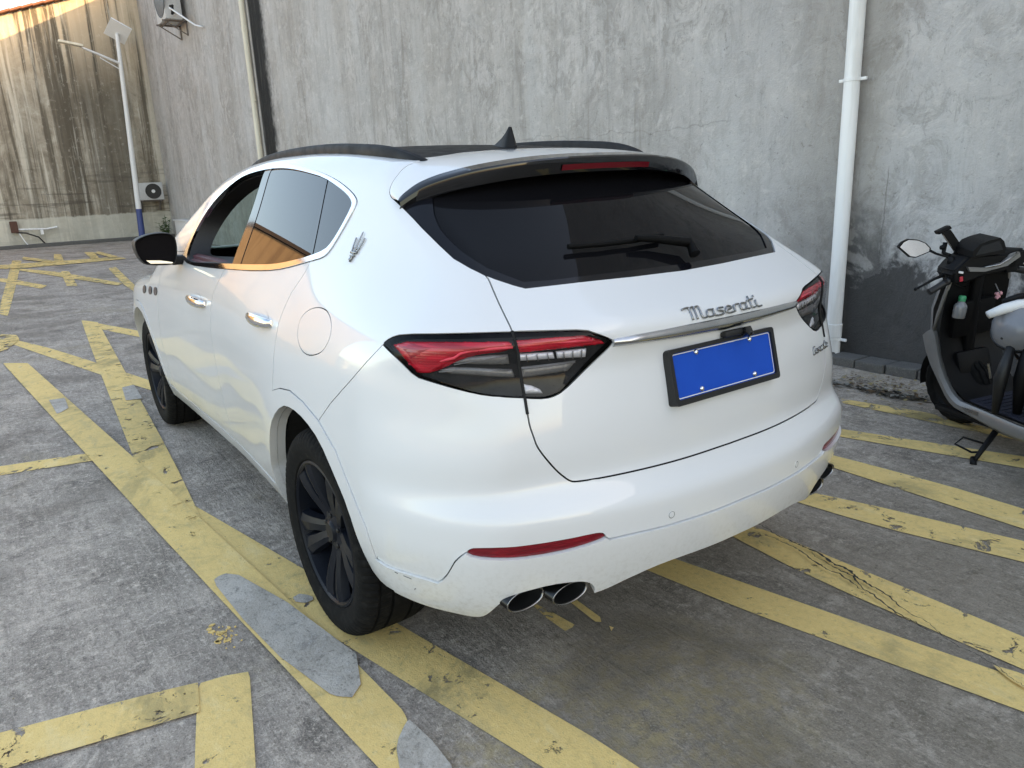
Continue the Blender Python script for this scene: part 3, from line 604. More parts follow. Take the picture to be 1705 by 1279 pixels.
TR={
'lamp':[[-476,895,1094],[-497,880,1112],[-537,864,1125],[-660,799,1134],[-750,663,1131],[-790,565,1124],[-822,473,1117],[-835,448,1105],[-843,424,1093],[-848,397,1079],[-844,410,1064],[-831,451,1031],[-822,496,999],[-817,543,968],[-813,570,956],[-805,598,952],[-787,647,959],[-758,715,970],[-728,763,981],[-674,818,1001],[-636,847,1013],[-603,868,1022],[-563,887,1058],[-509,897,1085]],
'tgseam':[[-579,619,1256],[-594,619,1246],[-625,628,1224],[-681,643,1184],[-729,653,1149],[-751,658,1131],[-768,662,1109],[-773,657,1076],[-771,652,1028],[-776,650,992],[-786,651,959],[-796,652,918],[-804,652,886],[-811,647,861],[-817,642,834],[-823,631,812],[-828,617,790],[-833,601,767],[-838,584,746],[-843,569,731],[-847,559,722],[-852,548,717],[-859,523,715],[-875,461,713],[-892,377,712],[-910,257,711],[-918,164,711],[-922,39,712],[-922,-38,711]],
'glass':[[-100,651,1480],[-138,656,1459],[-198,657,1434],[-256,657,1406],[-312,658,1378],[-409,656,1330],[-476,654,1299],[-535,640,1276],[-579,619,1256],[-620,580,1237],[-636,564,1229],[-654,541,1220],[-672,461,1221],[-694,328,1221],[-711,192,1219],[-719,64,1218],[-721,13,1217],[-720,-117,1216]],
'fin':[[-223,563,1481],[-246,580,1460],[-294,606,1420],[-325,616,1398],[-357,623,1377],[-391,625,1358],[-431,624,1337],[-469,621,1318],[-515,611,1297],[-555,595,1276],[-592,565,1258],[-632,529,1237],[-654,446,1235],[-674,310,1237],[-688,169,1236],[-694,-15,1235],[-691,-150,1235]],
'qseam':[[-53,512,1575],[-58,538,1568],[-59,561,1560],[-64,583,1548],[-73,603,1533],[-79,621,1519],[-84,635,1503],[-90,644,1491],[-100,651,1480],[-120,656,1466],[-138,656,1459]],
'bseam':[[-482,895,1093],[-428,924,1040],[-340,946,968],[-225,963,885],[-139,973,815]],
'crease':[[-450,961,466],[-496,950,458],[-576,924,461],[-631,897,459],[-663,877,453],[-680,871,468],[-697,866,488],[-727,857,535],[-741,849,552],[-754,838,566]],
'reflector':[[-754,838,566],[-764,830,576],[-772,822,580],[-812,773,581],[-849,700,578],[-885,607,578],[-910,528,580],[-916,508,578],[-918,500,573],[-919,494,563],[-904,544,553],[-887,594,547],[-851,687,543],[-810,773,549],[-770,822,555]],
'crease2':[[-919,494,563],[-921,487,556],[-941,402,555],[-959,305,552],[-970,217,552],[-977,126,551],[-980,19,552],[-979,-90,554]],
'bottom':[[-381,945,389],[-409,928,353],[-464,914,347],[-572,864,334],[-641,820,330],[-669,794,324],[-692,774,323],[-715,765,336],[-740,761,359],[-765,754,387],[-781,744,405],[-798,729,422],[-812,708,431],[-847,632,442],[-865,577,438],[-876,539,430],[-878,517,417],[-874,501,394],[-866,501,375],[-870,488,376],[-876,471,379],[-888,439,389],[-900,408,400],[-924,325,420],[-939,233,426],[-949,87,423],[-951,-25,424],[-948,-140,428]],
'lipline':[[-908,404,419],[-917,375,427],[-937,280,437],[-950,191,445],[-959,100,456],[-962,-9,460],[-962,-119,468]],
'fuel':[[14,882,1135],[-26,881,1137],[-67,883,1133],[-105,890,1121],[-141,902,1101],[-160,915,1077],[-157,927,1050],[-134,936,1025],[-100,941,1010],[-48,944,997],[3,945,994],[45,943,1002],[77,938,1018],[100,930,1041],[115,918,1069],[112,908,1091],[94,898,1110],[61,888,1126]],
'win_out':[[1725,896,1155],[1248,890,1172],[882,878,1189],[676,867,1200],[488,851,1215],[361,833,1235],[232,811,1260],[144,795,1277],[117,780,1298],[98,751,1344],[80,721,1394],[67,692,1443],[79,683,1461],[129,674,1482],[242,663,1515],[354,657,1540],[519,654,1568],[708,649,1589],[933,640,1602],[1128,641,1603],[1303,649,1594],[1392,663,1578],[1506,683,1549],[1664,704,1502],[1785,735,1441],[1851,775,1371],[1863,816,1304],[1869,858,1230],[1880,885,1177]],
'win_in':[[1688,890,1169],[1412,886,1183],[1019,873,1204],[756,860,1217],[530,843,1232],[388,825,1251],[249,803,1275],[152,781,1300],[127,764,1325],[106,736,1372],[90,698,1436],[102,689,1454],[155,680,1476],[247,672,1502],[393,663,1537],[555,664,1559],[741,662,1577],[911,659,1585],[1095,664,1582],[1311,674,1567],[1464,690,1537],[1618,711,1492],[1744,740,1433],[1807,780,1363],[1823,820,1297],[1817,858,1233],[1789,883,1182]],
'bp1':[[1068,661,1585],[1046,672,1571],[1007,872,1205],[1008,875,1199]],
'bp2':[[997,653,1592],[970,668,1576],[909,860,1225],[905,871,1204]],
'qdiv':[[382,659,1541],[381,666,1529],[320,730,1411],[248,802,1276],[242,809,1264]],
'doorrear':[[232,811,1260],[234,830,1228],[248,848,1200],[276,875,1155],[287,904,1102],[298,926,1053],[295,945,994],[299,959,929],[306,975,816]],
'flare':[[465,974,687],[451,975,716],[399,975,768],[306,975,814],[220,973,840],[117,972,853],[-1,972,841],[-132,973,809],[-258,976,745],[-365,977,634],[-434,976,561],[-450,961,466]],
'arch':[[833,861,166],[495,960,463],[397,978,630],[312,982,716],[196,979,786],[93,978,799],[-21,978,787],[-143,979,747],[-243,979,659],[-318,978,585],[-359,967,472],[-381,945,389]],
'red_o':[[-504,888,1101],[-548,870,1115],[-596,852,1118],[-669,805,1122],[-761,672,1114],[-771,665,1093],[-770,666,1087],[-747,723,1088],[-716,775,1082],[-687,807,1068],[-654,833,1044],[-632,848,1030],[-603,868,1028],[-567,885,1061]],
'red_i':[[-767,657,1115],[-797,571,1114],[-827,477,1108],[-836,454,1094],[-842,428,1082],[-843,414,1070],[-832,462,1070],[-801,576,1072],[-773,654,1073]],
'tri':[[-531,885,1100],[-576,863,1113],[-658,826,1104],[-621,856,1081],[-587,876,1058]],
'clear1':[[-685,807,1055],[-715,775,1070],[-746,724,1072],[-764,677,1069],[-763,673,1043],[-726,757,1050]],
'clear2':[[-653,833,1036],[-681,809,1044],[-725,757,1041],[-765,666,1030],[-769,661,1010],[-724,758,1023],[-679,810,1028]],
'clear3':[[-774,651,1068],[-805,560,1063],[-804,555,1045],[-773,649,1049]],
'clear4':[[-807,551,1063],[-830,466,1061],[-827,467,1038],[-806,547,1044]],
'clear5':[[-773,646,1033],[-797,574,1031],[-820,493,1032],[-814,519,1010],[-775,644,1008]],
'clear6':[[-778,644,994],[-787,622,988],[-797,601,976],[-803,595,964],[-786,643,969]],
'chrome_top':[[-847,404,1081],[-862,326,1084],[-875,225,1086],[-882,143,1088],[-886,17,1088],[-885,-68,1087],[-879,-173,1082]],
'chrome_bot':[[-846,403,1070],[-860,324,1070],[-873,223,1068],[-880,140,1066],[-883,13,1063],[-882,-74,1061],[-876,-179,1059]],
}

C0=np.array([1.3,0.,.75]); SX=.42
def to_dom(P):
    s=(np.asarray(P,float)-C0)*[SX,1,1]; th=np.arctan2(s[:,1],-s[:,0]); th=np.where(th<-1.2,th+2*PI,th)
    return np.stack([th,np.arctan2(s[:,2],np.hypot(s[:,0],s[:,1]))],1)
def from_dom(D):
    d=np.stack([-np.cos(D[:,0])*np.cos(D[:,1])/SX,np.sin(D[:,0])*np.cos(D[:,1]),np.sin(D[:,1])],1)
    lo=np.full(len(D),.2);hi=np.full(len(D),3.2)
    for _ in range(34):
        m=(lo+hi)/2; i=F(C0+d*m[:,None])<0; lo=np.where(i,m,lo);hi=np.where(i,hi,m)
    return C0+d*((lo+hi)/2)[:,None]
def solve(P,axis,a,b):
    """outermost body point along an axis, from a (outside) to b"""
    P=np.array(P,float); lo=np.full(len(P),a);hi=np.full(len(P),b)
    for t in np.linspace(0,1,60)[1:]:
        v=a+(b-a)*t; Q=P.copy();Q[:,axis]=v; f=F(Q)
        act=(hi==b)&(f<=0); lo=np.where((hi==b)&~act,v,lo); hi=np.where(act,v,hi)
    for _ in range(24):
        m=(lo+hi)/2; Q=P.copy(); Q[:,axis]=m; f=F(Q)<0; hi=np.where(f,m,hi); lo=np.where(f,lo,m)
    P[:,axis]=(lo+hi)/2; return P
def side(*xz): return solve([(x,0,z) for x,z in xz],1,1.2,.05)
def rear(*yz): return solve([(0,y,z) for y,z in yz],0,-1.15,1.0)
def top(*xy): return solve([(x,y,0) for x,y in xy],2,1.9,.3)
T={k:np.array(v)/1000. for k,v in TR.items()}
def densify(P,step=.02,close=True):
    P=[np.asarray(p,float) for p in P]; out=[]
    n=len(P)
    for i in range(n if close else n-1):
        a,b=P[i],P[(i+1)%n]; k=max(1,int(np.linalg.norm(b-a)/step))
        for j in range(k): out.append(a+(b-a)*j/k)
    if not close: out.append(P[-1])
    return np.array(out)
def smooth(P,n=2,close=True):
    P=np.array(P,float)
    for _ in range(n):
        if close: Q=np.empty((2*len(P),3)); nx=np.roll(P,-1,0); Q[0::2]=.75*P+.25*nx; Q[1::2]=.25*P+.75*nx
        else:
            Q=np.empty((2*len(P)-2,3)); Q[0::2]=.75*P[:-1]+.25*P[1:]; Q[1::2]=.25*P[:-1]+.75*P[1:]; Q=np.vstack([P[:1],Q,P[-1:]])
        P=Q
    return P
cat=np.vstack
PH_LO,PH_HI=math.radians(-34),math.radians(86)
REG=[]   # (name, domain polygon)  later ones win
def region(name,P,extra=None):
    D=to_dom(densify(P))
    if extra is not None: D=np.vstack([D[:],extra])
    REG.append((name,D))
front=cat
sm=lambda k,n=1:smooth(T[k],n,False)
region('front_fender',cat([side((2.28,1.19),(2.34,1.10),(2.42,.95),(2.47,.7),(2.46,.36),(3.2,.3),(3.6,.5),(3.75,.9),(3.6,.98),(3.2,1.05),(2.7,1.13))]))
region('hood',top((2.60,-.05),(2.55,.55),(2.62,.70),(3.1,.76),(3.55,.70),(3.80,.45),(3.86,-.05)))
region('front_bumper',cat([side((3.42,.16),(3.46,.62),(3.55,.80)),[[3.80,.45,.86],[3.9,-.08,.84],[3.95,-.08,.5],[3.95,-.08,.10]],]))
region('windshield',top((1.86,-.05),(1.84,.50),(1.98,.60),(2.25,.68),(2.50,.70),(2.57,.55),(2.66,-.05)))
# roof pole
rr=top((.062,-.06),(.062,.0),(.05,.18),(.03,.29),(-.02,.40),(-.03,.475),(.2,.515),(.6,.535),(1.2,.54),(1.65,.53),(1.80,.49),(1.83,.3),(1.84,0.),(1.84,-.06))
ROOF_EDGE=rr
rd=to_dom(densify(rr,close=False)); REG.append(('hole_roof',np.vstack([rd,[[rd[-1,0],math.radians(89)],[rd[0,0],math.radians(89)]]])))
region('sill',side((.30,.20),(.30,.362),(2.62,.362),(2.70,.30),(2.70,.20)))
region('rear_door',cat([side((1.40,1.22)),T['doorrear'],side((.26,.72),(.42,.55),(.54,.46),(.56,.36),(1.42,.36),(1.42,.7))]))
region('front_door',side((1.04,1.22),(1.10,1.15),(1.17,1.08),(1.215,1.0),(1.24,.88),(1.245,.6),(1.23,.36),(2.44,.36),(2.45,.7),(2.40,.95),(2.32,1.10),(2.20,1.19),(1.9,1.21)))
region('bumper',cat([T['bseam'],side((-.10,.76),(-.30,.55),(-.38,.3),(-.42,.2),(-.6,.2)),rear((.75,.25),(.4,.25),(-.06,.25),(-.06,.9),(.5,.95)),T['lamp'][19:20]]))
rf=T['reflector']; lb=cat([T['crease'],[.5*(rf[3]+rf[13]),.5*(rf[4]+rf[12]),.5*(rf[5]+rf[11]),.5*(rf[6]+rf[10])],rf[9:10],T['crease2'][1:],rear((-.1,.30),(.5,.2)),side((-.6,.2),(-.44,.2))])
region('lower_bumper',lb)
region('tailgate',cat([smooth(T['tgseam'],1,False),rear((-.1,.71),(-.1,1.3),(.3,1.3))]))
zz=top((-.20,-.06))
region('rear_trim',cat([sm('qseam'),T['glass'][1:],zz,top((.062,-.06),(.062,0),(.05,.18),(.03,.29),(-.02,.40))]))
region('rear_window',cat([rear((-.06,1.545),(.2,1.545),(.36,1.535),(.46,1.52),(.53,1.50)),T['fin']]))
region('tail_lamp',smooth(T['lamp'],1))
sx=smooth(T['fuel'],1); region('fuel_flap',sx)
region('reflector',smooth(T['reflector'],1))
region('window_trim',smooth(T['win_out'],1))
WI=T['win_in']
win=smooth(WI,1)
region('pillar_trim',win)
def clipx(poly,line,keep):
    """keep the part of a side polygon ahead of / behind a slanted line (in x,z)"""
    a,b=line; out=[]; f=lambda p:((p[0]-a[0])*(b[2]-a[2])-(p[2]-a[2])*(b[0]-a[0]))*keep
    n=len(poly)
    for i in range(n):
        p,q=poly[i],poly[(i+1)%n]; fp,fq=f(p),f(q)
        if fp>=0: out.append(p)
        if fp*fq<0: out.append(p+(q-p)*fp/(fp-fq))
    return np.array(out)
up=lambda k:(T[k][np.argmin(T[k][:,2])],T[k][np.argmax(T[k][:,2])])
b1l,b2l,qdl=up('bp1'),up('bp2'),up('qdiv')
shift=lambda l,d:(l[0]+np.array([d,0,0]),l[1]+np.array([d,0,0]))
fwin=clipx(win,shift(b1l,.0),1); mid=clipx(win,shift(b2l,-.004),-1)
rwin=clipx(mid,shift(qdl,.004),1); qwin=clipx(mid,shift(qdl,-.008),-1)
region('window_divider',clipx(clipx(win,shift(qdl,.008),-1),shift(qdl,-.012),1))
region('front_window',fwin); region('rear_door_window',rwin); region('quarter_window',qwin)
region('flare',cat([T['flare'],side((-.46,.42),(-.44,.2),(.60,.2),(.56,.33),(.51,.50),(.485,.62))]))
def circ(cx,cz,r,n=56,a0=0,a1=2*PI): return [(cx+r*math.cos(a),cz+r*math.sin(a)) for a in np.linspace(a0,a1,n,endpoint=False)]
region('front_flare',side(*circ(3.06,.365,.475,64)))
region('hole_rear_arch',cat([side((.505,.29),(.50,.38)),smooth(T['arch'][1:],1,False),side((-.415,.345),(-.46,.16),(.4,.16))]))
region('hole_front_arch',side(*circ(3.06,.365,.428,72)))
bb=T['bottom'][::-1]; bd=to_dom(densify(smooth(bb,1,False),close=False))
REG.append(('hole_bottom',np.vstack([bd,to_dom(side((-.38,.19),)),[[1.2,PH_LO-.1]],[[-.3,PH_LO-.1]]])))
sd_=to_dom(densify(side((-.5,.18),(-.39,.20),(.48,.286),(1.5,.286),(2.66,.286),(3.5,.22),(3.7,.22)),close=False)); REG.append(('hole_sill',np.vstack([sd_,[[PI+.3,-.42],[PI+.3,PH_LO-.1],[1.0,PH_LO-.1]]])))

def inpoly(pts,poly):
    x,y=pts[:,0],pts[:,1]; inside=np.zeros(len(pts),bool)
    lo=poly.min(0);hi=poly.max(0); idx=np.where((x>=lo[0])&(x<=hi[0])&(y>=lo[1])&(y<=hi[1]))[0]
    if len(idx)==0:return inside
    X,Y=x[idx],y[idx]; r=np.zeros(len(idx),bool); n=len(poly); j=n-1
    for i in range(n):
        xi,yi=poly[i];xj,yj=poly[j]
        if yi!=yj:
            c=((yi>Y)!=(yj>Y))&(X<(xj-xi)*(Y-yi)/(yj-yi)+xi); r^=c
        j=i
    inside[idx]=r; return inside
def tessellate():
    # sample points: dense at the rear and side, coarse at the unseen front
    th=[];a=0.
    while a<PI:
        th.append(a); x=from_dom(np.array([[a,-.05]]))[0]
        x2=from_dom(np.array([[a+.01,-.05]]))[0]; sp=.02 if x[0]<1.2 else (.04 if x[0]<2.4 else .07); a+=sp/max(np.linalg.norm(x2-x)/.01,.3)
    ph=np.concatenate([np.arange(PH_LO,math.radians(30),.0175),np.arange(math.radians(30),PH_HI,.022)])
    g=np.stack(np.meshgrid(th[1:],ph[1:-1],indexing='ij'),-1).reshape(-1,2); g+=RNG.normal(0,.0012,g.shape)
    V=[];E=[]
    def loop(P,close=True):
        n0=len(V); V.extend([tuple(p) for p in P]); n=len(P)
        E.extend([(n0+i,n0+(i+1)%n) for i in range(n if close else n-1)])
    allc=[]
    for nm,D in REG:
        loop(D); allc.append(D)
    bord=np.vstack([[(0,p) for p in ph],[(t_,ph[-1]) for t_ in th[1:]],[(PI,ph[-1])],[(PI,p) for p in ph[::-1][1:]],[(t_,PH_LO) for t_ in th[::-1][:-1]]])
    loop(bord)
    allc=np.vstack(allc+[bord]); C3=from_dom(allc)
    kd=kdtree.KDTree(len(C3))
    for i,p in enumerate(C3): kd.insert(p,i)
    kd.balance(); G3=from_dom(g); keep=[kd.find(p)[2]>.0075 for p in G3]
    V.extend([tuple(p) for p in g[np.array(keep)]])
    r=geometry.delaunay_2d_cdt([Vector(v) for v in V],E,[],0,1e-7,False)
    v=np.array([(q.x,q.y) for q in r[0]]); f=np.array([tuple(q) for q in r[2] if len(q)==3])
    return v,f
DV,DF=tessellate()
ok=(DV[:,0]>-1e-7)&(DV[:,0]<PI+1e-7)
cen=DV[DF].mean(1)
good=(cen[:,0]>0)&(cen[:,0]<PI)&(cen[:,1]>PH_LO)&(cen[:,1]<PH_HI)
DF=DF[good];cen=cen[good]
LABELS=['body_side']+[n for n,_ in REG]; lab=np.zeros(len(DF),int)
for i,(n,D) in enumerate(REG): lab[inpoly(cen,D)]=i+1
P3=from_dom(DV); N3=normal(P3)
P3[np.abs(DV[:,0])<1e-6,1]=0; N3[np.abs(DV[:,0])<1e-6,1]=0; N3/=np.linalg.norm(N3,axis=1,keepdims=True)
# consistent winding: outward
e1=P3[DF[:,1]]-P3[DF[:,0]];e2=P3[DF[:,2]]-P3[DF[:,0]]; fl=(np.cross(e1,e2)*N3[DF[:,0]]).sum(1)<0; DF[fl]=DF[fl][:,::-1]
CENTRE=(np.abs(DV[:,0])<1e-6)|(np.abs(DV[:,0]-PI)<1e-6)
_wi=np.unique(DF[np.isin(lab,[LABELS.index(n) for n in('rear_door_window','quarter_window','front_window','pillar_trim')])]); _wi=_wi[P3[_wi,2]<1.52]
_bas=lambda P:np.stack([np.ones(len(P)),P[:,0],P[:,2]],1)
_wc=np.linalg.lstsq(_bas(P3[_wi]),N3[_wi],rcond=None)[0]
def largest(T_):
    par=np.arange(len(P3))
    for _ in range(400):
        m=par[T_].min(1); q=par.copy(); np.minimum.at(q,T_.ravel(),np.repeat(m,3)); q=q[q]
        if (q==par).all(): break
        par=q
    r=par[T_[:,0]]; u,c=np.unique(r,return_counts=True); return T_[r==u[c.argmax()]]
def panel_geo(names,off=0.,gap=.0018,depth=.014,depths=None):
    ids=[LABELS.index(n) for n in names]; sel=np.isin(lab,ids); T_=largest(DF[sel])
    used=np.unique(T_); mp=-np.ones(len(P3),int); mp[used]=np.arange(len(used)); T_=mp[T_]; p=P3[used];nn=N3[used];ce=CENTRE[used]
    ed={}
    for a,b,c in T_:
        for u,v,w in((a,b,c),(b,c,a),(c,a,b)): ed.setdefault((min(u,v),max(u,v)),[]).append((u,v,w))
    inw=np.zeros_like(p);cnt=np.zeros(len(p)); B=[]
    for k,l in ed.items():
        if len(l)!=1: continue
        u,v,w=l[0]
        if ce[u] and ce[v]: continue
        B.append((u,v)); d=p[v]-p[u]; L=np.linalg.norm(d)
        if L<1e-9: continue
        d/=L
        x=np.cross(nn[u],d); x/=max(np.linalg.norm(x),1e-9)
        inw[u]+=x;inw[v]+=x;cnt[u]+=1;cnt[v]+=1
    L=np.linalg.norm(inw,axis=1); m=L>1e-9; inw[m]/=L[m][:,None]
    inw[ce,1]=0
    q=p+off*nn+gap*inw
    bv=sorted({i for e in B for i in e}); fm={i:len(q)+k for k,i in enumerate(bv)}; fm2={i:len(q)+len(bv)+k for k,i in enumerate(bv)}
    V=np.vstack([q,q[bv],q[bv]-depth*nn[bv]])
    if names[0] in('rear_door_window','quarter_window','front_window','pillar_trim'):
        nn=_bas(p)@_wc; nn/=np.linalg.norm(nn,axis=1,keepdims=True)
    NN=np.vstack([nn,-inw[bv],-inw[bv]])
    Fq=[tuple(t_) for t_ in T_]+[(fm[v],fm[u],fm2[u],fm2[v]) for u,v in B]
    cc=np.concatenate([ce,ce[bv],ce[bv]])
    return V,NN,Fq,cc
def panel(name,regs,mat,parent,sides='both',**k):
    V,NN,Fq,cc=panel_geo(regs,**k); mir=np.array([1,-1,1.])
    if sides=='weld':
        n=len(V); mp=np.arange(n)+n; j=n; vm=[];nm=[]
        for i in range(n):
            if cc[i]: mp[i]=i
            else: mp[i]=j; j+=1; vm.append(V[i]*mir); nm.append(NN[i]*mir)
        V2=np.vstack([V,np.array(vm)]);N2=np.vstack([NN,np.array(nm)])
        F2=Fq+[tuple(mp[i] for i in f[::-1]) for f in Fq]
        return [mobj(name,V2,F2,mat,parent,normals=N2)]
    out=[]
    if sides in('both','left'): out.append(mobj(name,V,Fq,mat,parent,normals=NN))
    if sides in('both','right'): out.append(mobj(name,V*mir,[f[::-1] for f in Fq],mat,parent if not isinstance(parent,tuple) else parent[1],normals=NN*mir))
    return out
def pair(name,regs,mat,parents,**k):
    return panel(name,regs,mat,parents[0],'left',**k)+panel(name,regs,mat,parents[1],'right',**k)

CAR=empty('parked_car',(0,0,0)); tag(CAR,'white luxury suv with black wheels parked tail first beside the grey wall','car')
P2=(CAR,CAR)
quarter=pair('body_side',['body_side'],M['paint'],P2)
pair('front_fender',['front_fender'],M['paint'],P2); pair('side_sill',['sill'],M['paint'],P2,off=.002)
panel('hood',['hood'],M['paint'],CAR,'weld'); panel('front_bumper',['front_bumper'],M['paint'],CAR,'weld')
panel('windshield',['windshield'],M['green'],CAR,'weld',off=-.004,gap=.003)
rdoor=pair('rear_door',['rear_door'],M['paint'],P2); fdoor=pair('front_door',['front_door'],M['paint'],P2)
panel('rear_bumper',['bumper'],M['paint'],CAR,'weld')
lbp=panel('lower_bumper',['lower_bumper'],M['paint'],CAR,'weld',off=.007,gap=.0012,depth=.03)[0]
tg=panel('tailgate',['tailgate'],M['paint'],CAR,'weld',depth=.02,gap=.0030)[0]
panel('rear_side_trim',['rear_trim'],M['sidegloss'],tg,'weld',off=-.004,gap=.0015)
panel('rear_window',['rear_window'],M['glass'],tg,'weld',off=-.008,gap=.001)
pair('fuel_flap',['fuel_flap'],M['paint'],P2)[1].hide_render=False
pair('bumper_reflector',['reflector'],M['reddark'],P2,off=-.003,gap=.001)
trim=pair('window_trim',['window_trim'],M['chrome'],P2,off=.005,gap=.0004,depth=.02)
pair('pillar_trim',['pillar_trim'],M['gloss'],P2,off=-.002,gap=.0008)
panel('rear_door_window',['rear_door_window'],M['sglass'],rdoor[0],'left',off=-.004,gap=.001); panel('rear_door_window',['rear_door_window'],M['sglass'],rdoor[1],'right',off=-.004,gap=.001)
pair('window_divider',['window_divider'],M['gloss'],P2,off=-.002,gap=.0005)
pair('quarter_window',['quarter_window'],M['sglass'],P2,off=-.004,gap=.001)
panel('front_door_window',['front_window'],M['green'],fdoor[1],'right',off=-.005,gap=.001)
pair('wheel_arch_trim',['flare'],M['paint'],P2,off=.004,gap=.0012,depth=.06); pair('wheel_arch_trim',['front_flare'],M['paint'],P2,off=.003,gap=.0012,depth=.06)
# roof glass panel
def roofpanel():
    e=ROOF_EDGE[1:-1]; k=int(np.argmax(e[:,1]>=.47)); 
    rearc=e[:6]; sidec=e[5:11]; frontc=e[10:][::-1]
    n=26;mn=40;V=[];
    fr=lambda c,s:np.array([np.interp(s,c[:,1]/c[:,1].max(),c[:,0])])
    for i in range(mn+1):
        u=i/mn
        row=[]
        for j in range(-n,n+1):
            s=abs(j)/n
            ymaxr=.475;ymaxf=.49
            xr=np.interp(s*.475,rearc[:,1],rearc[:,0]); xf=np.interp(s*.49,frontc[:,1],frontc[:,0]); x=xr+(xf-xr)*u
            xs=np.interp(u,[0,1],[sidec[0,0],sidec[-1,0]]); ym=np.interp(xs,sidec[:,0],sidec[:,1])
            row.append((x,(ym-.003)*s*(1 if j>=0 else -1)))
        V+=row
    V=np.array(V); P=np.c_[V,np.zeros(len(V))]; P=solve(P,2,1.9,1.2); N=normal(P); P=P-N*.002
    w=2*n+1; Fc=[(i*w+j,i*w+j+1,(i+1)*w+j+1,(i+1)*w+j) for i in range(mn) for j in range(w-1)]
    Fc=[f[::-1] for f in Fc]
    V0,F0=P,Fc
    o=mobj('roof_panel',V0,F0,M['roofblack'],CAR,normals=N)
M['roofblack']=simple('roof_black_glass',(.010,.010,.010),.5,ior=1.18)
roofpanel()
# dark shell just inside every panel, so gaps read dark; left open behind windows, arches
def shell():
    skip={LABELS.index(n) for n in LABELS if n.startswith('hole')}|{LABELS.index('front_window'),LABELS.index('windshield')}
    sel=~np.isin(lab,list(skip)); T_=DF[sel]; used=np.unique(T_); mp=-np.ones(len(P3),int); mp[used]=np.arange(len(used)); q=P3[used]-.024*N3[used]
    V=np.vstack([q,q*[1,-1,1]]); n=len(q); Fc=[tuple(mp[t_]) for t_ in T_]; keep=[f for f in Fc]
    right=[tuple(mp[i]+n for i in t_[::-1]) for t_ in T_]
    mobj('inner_shell',V,keep+right,M['gap'],CAR,smooth=True)
shell()
# tail lamps: housing, red bar, reflectors and a clear lens over them
def on_surface(P,off):
    P=np.asarray(P,float); return P+off*normal(P)
def patch(name,P,off,mat,parent,thick=.008,mirror=False,grid=.0045,bulge=.006):
    """flat-outlined piece lying on the body surface"""
    D=to_dom(densify(P,.012)); lo=D.min(0);hi=D.max(0); n=len(D)
    gx=np.arange(lo[0],hi[0],grid*.8);gy=np.arange(lo[1],hi[1],grid*.8); g=np.stack(np.meshgrid(gx,gy),-1).reshape(-1,2)
    if len(g): g=g[inpoly(g,D)]
    r=geometry.delaunay_2d_cdt([Vector(v) for v in D]+[Vector(v) for v in g],[(i,(i+1)%n) for i in range(n)],[],1,1e-7,False)
    v=np.array([(q.x,q.y) for q in r[0]]); Fc=[tuple(f) for f in r[2]]; p=from_dom(v); N=normal(p); from_edge=np.array([np.min(np.hypot(*(D-q).T)) for q in v]) if bulge else np.zeros(len(v))
    A=p+(off+bulge*(np.clip(from_edge/.010,0,1)**.6)-bulge)[:,None]*N;B=p+(off-thick)*N
    if len(Fc):
        a,b,c=Fc[0]
        if np.dot(np.cross(A[b]-A[a],A[c]-A[a]),N[a])<0: Fc=[f[::-1] for f in Fc]
    cnt={}
    for f in Fc:
        for i in range(len(f)): cnt[(f[i],f[(i+1)%len(f)])]=1
    bd=[(a,b) for a,b in cnt if (b,a) not in cnt]
    k=len(A); V=np.vstack([A,B]); F2=Fc+[(b,a,a+k,b+k) for a,b in bd]
    if mirror: V=V*[1,-1,1]; F2=[f[::-1] for f in F2]
    return mobj(name,V,F2,mat,parent,smooth=True)
lampg=panel_geo(['tail_lamp'],off=-.028,gap=.0012,depth=-.0282)
